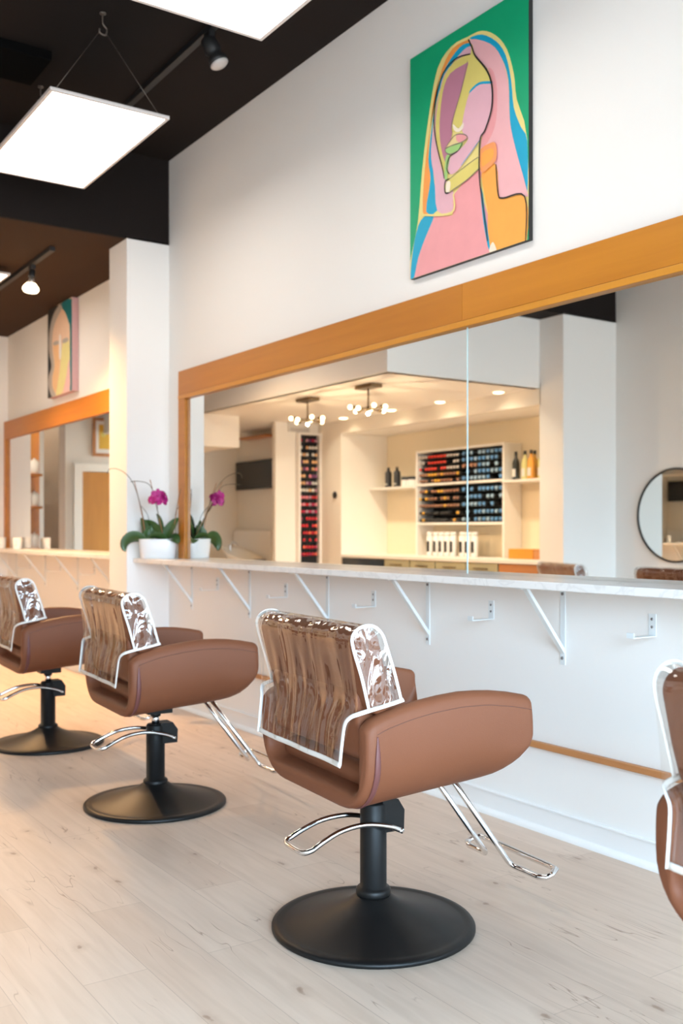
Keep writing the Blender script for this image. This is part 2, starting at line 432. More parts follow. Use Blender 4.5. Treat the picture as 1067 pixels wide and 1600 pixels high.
# storefront at the daylight end: frame with mullions
sf = MB()
sf.box((XE, -1.86, 0), (XE + 0.1, YM + 0.15, 0.25)).box((XE, -1.86, 2.75), (XE + 0.1, YM + 0.15, HI))
for y in (-1.80, -0.30, 1.25, 2.84): sf.box((XE, y - 0.05, 0.25), (XE + 0.1, y + 0.05, 2.75))
struct('window_1', sf, M['trimwhite'])

# baseboard, quarter round and wooden bumper rail along the mirror wall
struct('baseboard_right', MB().box((XC, YM - 0.012, 0), (XE, YM, 0.098)).box((XC, YM - 0.016, 0.088), (XE, YM, 0.096)), M['trimwhite'], bevel=0.002)
qr = MB()
pr = [(YM - 0.012, 0)] + [(YM - 0.012 - 0.020 * math.cos(a), 0.022 * math.sin(a)) for a in [i * PI / 12 for i in range(7)]]
qr.prism(pr, XC, XE, plane='yz')
struct('trim_1', qr, M['trimwhite'])
struct('baseboard_right_far', MB().box((-10.15, YM - 0.012, 0), (-6.60, YM, 0.10)), M['trimwhite'], bevel=0.002)
struct('baseboard_left', MB().box((XC, -1.714, 0), (XE, -1.702, 0.1)), M['trimwhite'])
struct('trim_2', MB().box((-6.2, YM - 0.022, 0.322), (XE, YM, 0.347)), M['railwood'], bevel=0.004)

# ------------------------------------------------------------------ counters
tag(MB().box((XC, 2.579, 0.961), (0.6, 2.838, 0.990)).build('countertop', M['marble'], bevel=0.003),
    'long white quartz counter ledge under the large mirror, orchid standing at its end', 'counter')
tag(MB().box((-10.152, 2.579, 0.972), (-6.602, 2.838, 1.004)).build('countertop', M['marble'], bevel=0.003),
    'short pale counter ledge under the far mirror, beyond the white column', 'counter')

def bracket(x, z, label, grp):
    t = thing('shelf_bracket', label, 'bracket', (x, YM, z), 0, grp)
    MB().box((-0.013, -0.004, -0.30), (0.013, 0, 0)).build('wall_leg', M['steel_white'], t, bevel=0.001)
    MB().box((-0.013, -0.235, -0.0045), (0.013, -0.004, -0.0005)).build('shelf_leg', M['steel_white'], t, bevel=0.001)
    d = MB(); d.prism([(-0.205, -0.004), (-0.190, -0.004), (-0.0045, -0.235), (-0.0045, -0.258)], -0.011, 0.011, plane='yz')
    d.build('strut', M['steel_white'], t)
    for zz in (-0.03, -0.275):
        MB().lathe([(0.006, 0), (0.006, 0.003), (0.001, 0.0035)], (0, -0.007, zz), 10, axis='y').build('screw', M['screw'], t)
    return t
b0 = bracket(-5.93, 0.9605, 'white shelf bracket under the long counter, first beside the white column', 'brackets under the long counter')
for x, l in ((-5.155, 'white shelf bracket under the long counter, second from the white column'),
             (-4.321, 'white shelf bracket under the long counter, just behind the top of the nearest chair back'),
             (-3.498, 'white shelf bracket under the long counter, fourth from the white column'),
             (-2.683, 'white shelf bracket under the long counter, above the wooden rail, the largest in view'),
             (-1.86, 'white shelf bracket under the long counter, beside the cropped chair')):
    dup(b0, (x, YM, 0.9605), 0, l)
for i, (x, l) in enumerate(((-7.26, 'white shelf bracket under the far counter, closest to the column'),
                            (-8.096, 'white shelf bracket under the far counter, second from the column'),
                            (-8.956, 'white shelf bracket under the far counter, third from the column'),
                            (-9.848, 'white shelf bracket under the far counter, at its far end'))):
    o = dup(b0, (x, YM, 0.9715), 0, l); o['group'] = 'brackets under the far counter'

def tool_hook(x, label, grp, z=0.883):
    t = thing('tool_hook', label, 'hook', (x, YM, z), 0, grp)
    MB().box((-0.016, -0.004, -0.075), (0.016, 0, 0)).build('plate', M['steel_white'], t, bevel=0.001)
    a = MB(); a.box((-0.016, -0.115, -0.079), (0.016, 0, -0.075)).box((-0.016, -0.119, -0.079), (0.016, -0.115, -0.060))
    a.build('arm', M['steel_white'], t, bevel=0.001)
    for zz in (-0.018, -0.045):
        MB().lathe([(0.005, 0), (0.005, 0.002), (0.001, 0.0025)], (0, -0.0065, zz), 10, axis='y').build('screw', M['screw'], t)
    return t
h0 = tool_hook(-5.565, 'small white tool hook under the long counter, first from the column', 'tool hooks under the long counter')
for x, l in ((-4.739, 'small white tool hook under the long counter, second from the column'),
             (-3.914, 'small white tool hook under the long counter, third from the column'),
             (-3.082, 'small white tool hook under the long counter, fourth from the column'),
             (-2.265, 'small white tool hook under the long counter, above the wooden rail, furthest from the column')):
    dup(h0, (x, YM, 0.883), 0, l)
for x, l in ((-7.708, 'small white tool hook under the far counter, first beyond the column'),
             (-8.534, 'small white tool hook under the far counter, middle one'),
             (-9.4, 'small white tool hook under the far counter, nearest its far end')):
    o = dup(h0, (x, YM, 0.90), 0, l); o['group'] = 'tool hooks under the far counter'

# ------------------------------------------------------------------ mirrors and wooden frames
def mirror_pane(x0, x1, z0, z1, label, edge=False):
    t = thing('wall_mirror', label, 'mirror', ((x0 + x1) / 2, 2.835, z0))
    w = (x1 - x0) / 2
    MB().box((-w, -0.015, 0), (w, -0.009, z1 - z0)).build('mirror_glass', M['mirror'], t)
    if edge:
        MB().box((-w - 0.007, -0.0165, 0), (-w, -0.008, z1 - z0)).build('glass_edge', M['glass_edge'], t)
    return t
mirror_pane(-5.95, -3.215, 0.9905, 2.055, 'large wall mirror pane nearest the column, reflecting the bottle shelves')
mirror_pane(-3.207, 0.2, 0.9905, 2.055, 'large wall mirror pane nearest the camera, reflecting a round mirror', True)
mirror_pane(-10.06, -6.603, 1.0045, 2.085, 'far wall mirror beyond the column, reflecting an orange door')

t = thing('mirror_frame', 'honey wood frame around the large mirror with one wide top board', 'mirror frame', (-6.05, 2.84, 0.99))
MB().box((0, -0.042, 1.073), (2.83, -0.002, 1.231)).build('top_board', M['wood'], t, bevel=0.0015)
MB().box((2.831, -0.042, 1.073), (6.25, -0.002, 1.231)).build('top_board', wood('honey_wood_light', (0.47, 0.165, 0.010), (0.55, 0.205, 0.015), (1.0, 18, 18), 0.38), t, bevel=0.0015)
MB().box((0.0, -0.045, 1.045), (6.25, -0.004, 1.072)).build('lip', M['woodlip'], t, bevel=0.003)
MB().box((0, -0.042, 0.0005), (0.095, -0.002, 1.0445)).build('side_board', M['wood'], t, bevel=0.002)
t = thing('mirror_frame', 'honey wood frame around the far mirror beyond the column', 'mirror frame', (-10.14, 2.84, 1.004))
MB().box((0, -0.042, 1.078), (3.535, -0.002, 1.253)).build('top_board', M['wood'], t, bevel=0.0015)
MB().box((0, -0.042, 0.0005), (0.075, -0.002, 1.0775)).build('side_board', M['wood'], t, bevel=0.002)

# ------------------------------------------------------------------ paintings
def stroke(mb, pts, w, y, mi):
    P = smooth_path([(a, b, 0) for a, b in pts], 5)
    L = []; R = []
    for i, p in enumerate(P):
        d = (P[min(i + 1, len(P) - 1)] - P[max(i - 1, 0)]); d = d.normalized() if d.length > 1e-9 else Vector((1, 0, 0))
        ww = w / 2 * (0.55 + 0.45 * math.sin(PI * clamp(0.12 + 0.8 * i / max(1, len(P) - 1))))
        n = Vector((-d.y, d.x, 0)) * ww
        L.append((p.x + n.x, y, p.y + n.y)); R.append((p.x - n.x, y, p.y - n.y))
    n = len(P)
    mb.add(L + R, [(i, i + 1, n + i + 1, n + i) for i in range(n - 1)], mi)

def painting(name, label, loc, w, h, depth, shapes, strokes, back, side):
    mats = [paint(back), paint(side)]; idx = {}
    mb = MB()
    mb.box((0, -depth, 0), (w, 0, h), 1)
    mb.add([(0, -depth - 0.0004, 0), (w, -depth - 0.0004, 0), (w, -depth - 0.0004, h), (0, -depth - 0.0004, h)], [(0, 1, 2, 3)], 0)
    def mi(c):
        if c not in idx: idx[c] = len(mats); mats.append(paint(c))
        return idx[c]
    y = -depth - 0.0008
    for c, poly in shapes:
        P = [(a / 1000, b / 1000) for a, b in poly]
        P = [(clamp(p.x, 0, w), clamp(p.y, 0, h)) for p in smooth_path([(a, b, 0) for a, b in P], 3, True)]
        mb.add([(a, y, b) for a, b in P], [tuple(range(len(P)))], mi(c)); y -= 0.00025
    for c, wd, pts in strokes:
        stroke(mb, [(a / 1000, b / 1000) for a, b in pts], wd * 1.9 / 1000, y, mi(c)); y -= 0.00015
    o = mb.build(name, mats, recalc=False, loc=loc)
    return tag(o, label, 'painting')
P1=[
 ('yellow',[(0,80),(57,250),(88,479),(137,712),(195,888),(289,948),(397,946),(484,935),(568,881),(633,798),(673,682),(689,576),(748,395),(748,-11),(0,0)]),
 ('blue',[(411,936),(484,919),(568,858),(625,779),(657,665),(673,548),(713,457),(748,390),(748,182),(713,269),(673,392),(650,512),(642,671),(601,777),(535,858),(432,918)]),
 ('orange',[(390,933),(298,935),(227,875),(176,760),(137,613),(107,473),(92,285),(141,275),(147,461),(131,516),(147,647),(176,785),(237,860),(311,909),(397,918)]),
 ('blue',[(406,915),(344,922),(252,872),(195,790),(156,644),(133,503),(147,412),(117,278),(195,263),(185,339),(168,430),(156,582),(187,744),(263,850),(365,899),(418,896)]),
 ('pinklight',[(424,894),(365,899),(274,845),(199,752),(160,605),(152,509),(176,404),(195,261),(298,233),(307,305),(261,367),(214,466),(185,597),(204,750),(242,845),(344,872),(422,859)]),
 ('pink',[(411,928),(535,860),(601,777),(642,660),(650,512),(681,389),(748,193),(740,173),(593,208),(575,344),(484,423),(488,498),(543,571),(552,682),(518,764),(450,842)]),
 ('pinkdeep',[(522,762),(555,738),(577,650),(572,538),(543,479),(484,441),(488,498),(543,571),(552,682)]),
 ('pinkdeep',[(180,246),(298,215),(311,304),(476,362),(476,270),(538,-6),(31,0),(62,85),(111,161)]),
 ('blue',[(176,249),(117,262),(62,230),(21,120),(5,2),(31,1),(62,85),(111,161)]),
 ('orange2',[(488,353),(572,351),(588,227),(617,198),(740,173),(744,-9),(543,-7),(522,165),(496,264)]),
 ('blue',[(476,281),(491,254),(511,144),(535,24),(522,27),(493,149)]),
 ('cream',[(540,30),(556,36),(575,-3),(545,-3),(530,6)]),
 ('mauve',[(401,840),(285,844),(235,800),(214,710),(204,603),(227,486),(261,439),(280,518),(298,572),(307,629),(362,729)]),
 ('yellow2',[(422,859),(329,874),(254,844),(214,771),(187,658),(195,563),(233,448),(252,381),(270,418),(233,496),(212,613),(233,764),(285,832),(404,837)]),
 ('yellow2',[(418,863),(425,905),(450,842),(518,764),(545,696),(471,720),(418,710),(392,659),(374,588),(335,569),(298,576),(307,629),(362,738),(406,838)]),
 ('pinklight',[(545,694),(548,592),(518,534),(471,480),(397,431),(329,395),(285,396),(270,430),(285,468),(365,488),(401,514),(362,560),(383,650),(418,708),(471,717)]),
 ('blue',[(545,701),(471,724),(418,713),(408,700),(422,704),(474,713),(545,691)]),
 ('cream',[(304,606),(311,577),(340,560),(369,565),(372,590),(340,575)]),
 ('lip',[(255,517),(289,539),(329,552),(380,536),(399,515),(362,508),(307,514)]),
 ('pinkdeep',[(329,552),(380,536),(399,515),(362,508),(329,526)]),
 ('green2',[(255,512),(316,513),(369,504),(344,480),(293,479),(263,495)]),
 ('green2',[(259,481),(285,470),(270,424),(265,378),(248,397)]),
 ('yellow2',[(263,368),(471,415),(477,368),(397,337),(281,317),(255,329)]),
 ('cream',[(263,366),(289,361),(281,320),(259,328)]),
 ('orange3',[(484,439),(560,443),(578,411),(573,367),(535,350),(488,347)]),
 ('orange2',[(491,421),(555,421),(558,383),(522,369),(491,367)]),
]
L1=[
 ('black',4.5,[(406,929),(429,886),(450,842),(518,758),(550,683),(550,591),(511,513),(481,488),(474,409),(476,316),(498,194),(525,49)]),
 ('black',3.6,[(418,862),(326,879),(242,849),(195,765),(178,661),(195,557),(237,434),(248,387)]),
 ('black',3.6,[(281,317),(255,325),(255,371),(285,375)]),
 ('black',3.6,[(575,350),(588,227),(617,200),(740,173),(745,-9)]),
 ('grey',1.8,[(285,375),(397,400),(476,413)]),
 ('black',2.7,[(285,396),(267,419),(270,448),(289,472),(340,479),(369,504)]),
 ('grey',2.2,[(255,515),(307,514),(362,508),(399,515),(380,536),(329,552),(289,539),(255,515)]),
 ('grey',2.2,[(255,512),(263,495),(293,479),(344,480)]),
 ('grey',1.8,[(401,840),(362,731),(307,629),(294,577)]),
 ('blue',1.8,[(476,478),(397,431),(362,409)]),
 ('orange3',2.7,[(484,439),(560,443),(578,411),(573,367),(535,350),(488,347),(484,439)]),
 ('yellow',5.4,[(78,272),(298,224),(311,304)]),
 ('grey',2.2,[(281,317),(397,337),(477,365)]),
]
P2=[
 ('black',[(0,774),(306,762),(141,703),(46,574),(34,412),(102,275),(28,194),(17,104),(125,-3),(0,0)]),
 ('teal',[(322,763),(626,757),(626,-10),(580,-8),(580,486),(544,579),(450,683)]),
 ('greyh',[(306,762),(387,730),(279,678),(169,608),(125,525),(125,399),(180,264),(125,182),(125,91),(224,-3),(125,-3),(17,104),(28,194),(102,275),(34,412),(46,574),(141,703)]),
 ('yel',[(397,428),(554,421),(569,263),(492,135),(360,-8),(224,-3),(279,126),(333,226)]),
 ('pk',[(569,263),(580,-8),(429,-8),(492,135)]),
 ('org',[(158,448),(311,424),(322,298),(279,126),(213,27),(136,90),(136,180),(191,263)]),
 ('greyh',[(158,469),(279,465),(301,433),(169,442)]),
 ('greyh',[(397,455),(523,452),(533,421),(408,423)]),
 ('white',[(311,495),(355,492),(365,319),(311,314)]),
]

painting('canvas_painting', 'tall canvas painting of a pink abstract woman on green above the long mirror', (-3.598, 2.838, 2.319), 0.755, 1.005, 0.022, P1, L1, 'green', 'black')
painting('canvas_painting', 'small canvas painting of a pale face with black and teal hair above the far mirror', (-8.705, 2.837, 2.334), 0.626, 0.772, 0.055, P2, [], 'peach', 'edgepink')

# ------------------------------------------------------------------ LED panels
def led_panel(x0, x1, y0, y1, z, ztop, label, hooks):
    t = thing('led_panel', label, 'ceiling light', ((x0 + x1) / 2, (y0 + y1) / 2, z), 0, 'hanging square light panels')
    w, d = (x1 - x0) / 2, (y1 - y0) / 2; e = 0.016
    f = MB(); f.box((-w, -d, 0), (w, -d + e, 0.014)).box((-w, d - e, 0), (w, d, 0.014)).box((-w, -d + e, 0), (-w + e, d - e, 0.014)).box((w - e, -d + e, 0), (w, d - e, 0.014))
    f.box((-w, -d, 0.0125), (w, d, 0.016)); f.build('frame', M['panel_frame'], t)
    MB().box((-w + e, -d + e, 0.003), (w - e, d - e, 0.012)).build('diffuser', M['panel'], t)
    if hooks:
        for s in (-1, 1):
            hx = s * (w - 0.12); top = ztop - z
            for q in (-1, 1):
                MB().tube([(hx + s * 0.08, q * (d - 0.03), 0.016), (hx, 0.02 * q, top - 0.10)], 0.0016, 6).build('wire', M['wire'], t)
            hk = smooth_path([(hx, 0, top), (hx, 0, top - 0.05), (hx, 0.02, top - 0.075), (hx, 0.012, top - 0.105), (hx, -0.016, top - 0.10), (hx, -0.016, top - 0.08)], 6)
            MB().tube(hk, 0.0045, 8).lathe([(0.016, top - 0.006), (0.016, top)], (hx, 0, 0), 12).build('ceiling_hook', M['wire'], t)
    else:
        for s in (-1, 1):
            MB().tube([(s * (w - 0.1), 0, 0.016), (s * (w - 0.1), 0, ztop - z)], 0.0016, 6).build('wire', M['wire'], t)
    return t
led_panel(-5.76, -4.55, 1.465, 2.058, 3.2, HI, 'bright flat light panel hanging from a ceiling hook, shown whole', True)
led_panel(-3.61, -2.40, 1.45, 2.045, 3.2, HI, 'bright flat light panel cropped by the top of the picture', True)
led_panel(-8.65, -7.435, 1.50, 2.098, 3.05, MID, 'bright flat light panel under the low ceiling beyond the column', False)

# ------------------------------------------------------------------ track lights
def track(x0, x1, y, z, label):
    tag(MB().box((x0, y - 0.018, z - 0.03), (x1, y + 0.018, z - 0.0005)).build('lighting_track', M['black'], bevel=0.002), label, 'lighting track')
track(-6.1, -2.3, 2.25, HI, 'black lighting track on the high dark ceiling carrying one unlit spot')
track(-9.9, -6.75, 2.19, MID, 'black lighting track on the low ceiling carrying a lit spot')
def spot(loc, aim, lit, label, power=0):
    t = thing('track_spot', label, 'spotlight', loc, 0, 'track spotlights')
    MB().box((-0.03, -0.017, -0.03), (0.03, 0.017, 0)).build('adapter', M['black'], t, bevel=0.002)
    d = Vector(aim).normalized(); p0 = Vector((0, 0, -0.05))
    MB().tube([(0, 0, -0.03), (0, 0, -0.065)], 0.009, 8).build('stem', M['black'], t)
    q = d.to_track_quat('Z', 'Y').to_matrix()
    def lt(prof, name, m):
        mb = MB().lathe(prof, n=24)
        mb.v = [tuple(q @ Vector(v) + p0) for v in mb.v]
        return mb.build(name, m, t)
    if lit:
        lt([(0.012, -0.02), (0.022, -0.012), (0.024, 0.03), (0.02, 0.045)], 'socket', M['black'])
        lt([(0.016, 0.045), (0.02, 0.06), (0.034, 0.085)], 'bulb_neck', M['bulbneck'])
        lt([(0.034, 0.085), (0.054, 0.11), (0.058, 0.128), (0.048, 0.142), (0.02, 0.150), (0.0, 0.151)], 'bulb', M['bulb'])
        l = bpy.data.lights.new('spot_light', 'SPOT'); l.energy = power; l.color = (1.0, 0.57, 0.24); l.spot_size = 2.5; l.spot_blend = 1.0; l.shadow_soft_size = 0.05
        o = bpy.data.objects.new('spot_light', l); COL.objects.link(o); o.parent = t
        o.location = p0 + d * 0.20; o.rotation_euler = (-d).to_track_quat('Z', 'Y').to_euler()
    else:
        lt([(0.03, -0.025), (0.04, -0.015), (0.043, 0.045), (0.036, 0.055), (0.032, 0.07), (0.046, 0.09), (0.05, 0.115)], 'housing', M['black'])
        lt([(0.046, 0.108), (0.047, 0.122), (0.035, 0.13), (0.0, 0.134)], 'bulb', M['bulb_off'])
        for x in (0.03, -0.036): MB().box((x, -0.012, -0.05), (x + 0.006, 0.012, 0.02)).build('yoke_arm', M['black'], t)
    return t
spot((-4.50, 2.25, HI - 0.03), (0.25, 0.35, -0.9), False, 'black unlit spotlight on the high ceiling track beside the cropped light panel')
spot((-7.21, 2.19, MID - 0.03), (0.05, -0.10, -1.0), True, 'lit warm reflector bulb on the low ceiling track beyond the column', SPOT_W)
spot((-8.45, 2.19, MID - 0.03), (0.1, -0.30, -1.0), True, 'lit warm bulb farther along the low ceiling track, behind the light panel', SPOT_W)
tag(MB().box((-5.55, 1.40, HI - 0.05), (-5.19, 1.68, HI - 0.0005)).build('ceiling_vent', mat('vent_black', (0.003, 0.003, 0.003), 0.9, spec=0.05), bevel=0.004), 'black square vent box on the dark ceiling behind the light panel', 'vent')

# ------------------------------------------------------------------ salon chairs (local: faces +y, origin on the floor under the column)
def shell_mesh(mb):
    zb_t = [(-0.22, 0.418), (0.0, 0.438), (0.18, 0.452), (0.235, 0.461), (0.27, 0.474), (0.30, 0.497), (0.32, 0.528), (0.331, 0.560), (0.336, 0.585)]
    zt_t = [(-0.22, 0.664), (-0.19, 0.680), (-0.15, 0.694), (-0.08, 0.710), (0.0, 0.722), (0.09, 0.729), (0.18, 0.727), (0.26, 0.716), (0.336, 0.700)]
    ys = [-0.215, -0.2135, -0.208, -0.199, -0.186, -0.16, -0.11, -0.05, 0.02, 0.09, 0.15, 0.20, 0.24, 0.262, 0.28, 0.295, 0.308, 0.318, 0.326, 0.331, 0.334, 0.335]
    rings = []; outer = []
    for i, y in enumerate(ys):
        zb, zt = lerp_tab(zb_t, y), lerp_tab(zt_t, y)
        zbc = lerp_tab(zb_t, min(y, 0.275))
        # rounded rim: shrink the section towards its mid-line at both ends
        s = 0.0
        if y < -0.186: s = 0.016 * (1 - math.sqrt(max(0, 1 - ((-0.186 - y) / 0.029) ** 2)))
        if y > 0.318: s = 0.014 * (1 - math.sqrt(max(0, 1 - ((y - 0.318) / 0.0171) ** 2)))
        half = []   # outer half from bottom centre to the arm top, then inner back
        def o_pt(x, z): half.append((x, z))
        W, R = 0.334, min(lerp_tab([(0.16, 0.15), (0.26, 0.10), (0.30, 0.07), (0.335, 0.03)], y), zt - 0.045 - zb)
        bulge = lambda z: W - 0.020 * ((z - 0.60) / 0.13) ** 2 * (1 if z > 0.60 else 0.15)
        for x in (0, 0.06, 0.12, 0.17): o_pt(x, zb + s)
        RX = W - 0.17
        for k in range(1, 9):
            a = k / 9 * PI / 2
            o_pt(0.17 + (RX - s) * math.sin(a) ** 0.9, zb + s + (R - s) * (1 - math.cos(a)))
        z0 = zb + R; n = 6
        for k in range(n + 1):
            z = z0 + (zt - 0.03 - z0) * k / n if zt - 0.03 > z0 else z0
            o_pt(bulge(z) - s, z)
        outer.append(list(half))
        xt = bulge(zt - 0.03)
        for a in (25, 50, 72, 90): o_pt(xt - 0.028 + (0.028 - s) * math.cos(math.radians(a)), zt - 0.03 + (0.03 - s) * math.sin(math.radians(a)))
        xi = 0.278
        for a in (90, 120, 150, 180): o_pt(xi + 0.014 - s * 0 + (0.014 - s * 0.6) * math.cos(math.radians(a)), zt - 0.016 + (0.016 - s) * math.sin(math.radians(a)))
        zi = zb + 0.056
        for k in range(1, 5): z = zt - 0.03 + (zi + 0.05 - zt + 0.03) * k / 5; o_pt(xi + s * 0.6 , z)
        for k in range(0, 6):
            a = k / 5 * PI / 2
            o_pt(xi + s * 0.6 - 0.05 * (1 - math.cos(a)) if k else xi + s * 0.6, zi - s + 0.05 * (1 - math.sin(a)))
        for x in (0.16, 0.08): o_pt(x, zi - s)
        m = len(half)
        ring = []
        def P(x, z):
            w = sstep(0.17, 0.29, abs(x)) if z < zb + 0.13 else 1.0
            w = max(w, sstep(zb + 0.06, zb + 0.14, z))
            ye = min(y, 0.285) * (1 - w) + y * w
            zz = (z - zb + zbc) * (1 - w) + z * w
            return (x, ye, zz)
        # right side outer bottom-centre .. inner, centre inner, then left mirrored back
        for x, z in half: ring.append(P(x, z))
        ring.append(P(0, zi - s))
        for x, z in reversed(half[1:]): ring.append(P(-x, z))
        rings.append(ring)
    mb.loft(rings, 0, True, True, True)
    return zt_t, zb_t, ys, outer

def rounded_slab(mb, path, w, th, nx=10, edge=0.03, mi=0):
    """padded slab following a yz path (list of (y,z)), half width w, thickness th, soft rounded edges"""
    rings = []
    N = len(path)
    for i, (y, z) in enumerate(path):
        a = Vector(path[max(0, i - 1)]); b = Vector(path[min(N - 1, i + 1)]); t = (b - a).normalized(); n = Vector((-t.y, t.x))
        endk = 1.0
        d0 = (Vector(path[i]) - Vector(path[0])).length; d1 = (Vector(path[-1]) - Vector(path[i])).length
        d = min(d0, d1)
        if d < th / 2: endk = math.sqrt(max(0.0, 1 - (1 - d / (th / 2)) ** 2))
        hw = w - edge * (1 - endk) * 0.6
        hh = th / 2 * max(endk, 0.02)
        ring = []
        K = 44
        for k in range(K):
            a_ = 2 * PI * k / K; c, s_ = math.cos(a_), math.sin(a_)
            e = 0.055; px = hw * math.copysign(abs(c) ** e, c); pn = hh * math.copysign(abs(s_) ** 0.42, s_)
            ring.append((px, y + n.x * pn, z + n.y * pn))
        rings.append(ring)
    mb.loft(rings, mi, True, True, True)

def dense(pts, n):
    out = []
    for (a, b), (c, d) in zip(pts, pts[1:]):
        for k in range(n): out.append((a + (c - a) * k / n, b + (d - b) * k / n))
    out.append(pts[-1]); return out

def ends_dense(path, r, n=6):
    """resample so that round ends get enough rings"""
    P = [Vector(p) for p in path]; L = [0]
    for a, b in zip(P, P[1:]): L.append(L[-1] + (b - a).length)
    T = L[-1]
    s = [r * (1 - math.cos(PI / 2 * k / n)) for k in range(n)] + [r + (T - 2 * r) * k / 10 for k in range(11)] + [T - r * (1 - math.cos(PI / 2 * k / n)) for k in range(n - 1, -1, -1)]
    out = []
    for v in s:
        for i in range(len(P) - 1):
            if v <= L[i + 1] + 1e-9:
                t = (v - L[i]) / (L[i + 1] - L[i]); q = P[i] * (1 - t) + P[i + 1] * t; out.append((q.x, q.y)); break
    return out

def make_cover(t):
    """clear slip cover over the backrest: front + top + rear sheet, two side gussets, white binding"""
    # profile around the backrest (y,z), from front low edge over the top to the rear hem
    prof = [(-0.094, 0.735), (-0.116, 0.80), (-0.139, 0.868), (-0.155, 0.902), (-0.180, 0.922), (-0.212, 0.924), (-0.240, 0.908), (-0.250, 0.885),
            (-0.241, 0.84), (-0.231, 0.79), (-0.225, 0.74), (-0.226, 0.70), (-0.233, 0.66), (-0.243, 0.61), (-0.250, 0.558)]
    pr = smooth_path([(a, b, 0) for a, b in prof], 3)
    mb = MB(); NX = 48; rings = []
    for i, p in enumerate(pr):
        y, z = p.x, p.y; rear = i > 7 * 3
        ring = []
        if not rear or z > 0.715: hw = 0.297
        else: hw = 0.297 - 0.040 * sstep(0.715, 0.665, z) if False else 0.297 - 0.040 * (1 - sstep(0.655, 0.715, z))
        for k in range(NX + 1):
            u = k / NX * 2 - 1; x = u * hw; yy = y
            if rear:
                g = clamp((0.885 - z) / 0.3)
                yy -= 0.006 * g * (0.5 + 0.5 * math.sin(u * 17 + 1.3 * math.sin(u * 5))) + 0.004 * g * math.sin(u * 31 + z * 9)
                yy -= 0.003 * math.sin(u * 9 + z * 22) * g
            ring.append((x, yy, z))
        rings.append(ring)
    n = NX + 1
    vs = [p for r in rings for p in r]
    mb.add(vs, [(i * n + k, i * n + k + 1, (i + 1) * n + k + 1, (i + 1) * n + k) for i in range(len(rings) - 1) for k in range(NX)], 0, True)
    # side gussets
    for s in (-1, 1):
        F = smooth_path([(-0.094, 0.722, 0), (-0.116, 0.80, 0), (-0.139, 0.868, 0), (-0.158, 0.902, 0), (-0.196, 0.922, 0)], 4)
        B = smooth_path([(-0.190, 0.703, 0), (-0.214, 0.80, 0), (-0.236, 0.868, 0), (-0.232, 0.902, 0), (-0.197, 0.922, 0)], 4)
        vs = []
        for j, (f, b) in enumerate(zip(F, B)):
            for k in range(7):
                q = f.lerp(b, k / 6); vs.append((s * (0.2988 + 0.005 * math.sin(k / 6 * PI) * (0.5 + 0.5 * math.sin(0.5 + j * 0.75))), q.x, q.y))
        mb.add(vs, [(j * 7 + k, j * 7 + k + 1, (j + 1) * 7 + k + 1, (j + 1) * 7 + k) for j in range(len(F) - 1) for k in range(6)], 1, True)
    c = mb.build('back_cover', [M['vinyl'], M['vinyl_side']], t, recalc=False)
    c['label'] = 'clear wrinkled plastic slip cover with white bound edges'
    def band(name, pts, up, w=0.0075):
        MB().tube(smooth_path(pts, 5), w, 8, flat=0.34, up=up).build(name, M['binding'], c)
    for s in (-1, 1):
        X = lambda x: s * x
        band('binding', [(X(0.298), -0.192, 0.706), (X(0.300), -0.215, 0.79), (X(0.299), -0.240, 0.868), (X(0.298), -0.240, 0.900), (X(0.298), -0.215, 0.920), (X(0.298), -0.180, 0.921), (X(0.298), -0.152, 0.900),
                         (X(0.299), -0.137, 0.862), (X(0.300), -0.116, 0.80), (X(0.300), -0.094, 0.724)], (1, 0, 0), 0.005)
        band('binding', [(X(0.300), -0.086, 0.722), (X(0.301), -0.13, 0.713), (X(0.300), -0.19, 0.702), (X(0.294), -0.222, 0.694), (X(0.277), -0.236, 0.684), (X(0.261), -0.243, 0.665), (X(0.257), -0.249, 0.62), (X(0.256), -0.256, 0.556)], (0.7, -0.7, 0.3), 0.0062)
    band('binding', [(-0.257, -0.253, 0.562), (-0.15, -0.256, 0.560), (-0.05, -0.252, 0.559), (0.06, -0.256, 0.559), (0.16, -0.252, 0.558), (0.258, -0.256, 0.557)], (0, -1, 0), 0.0078)
    return c

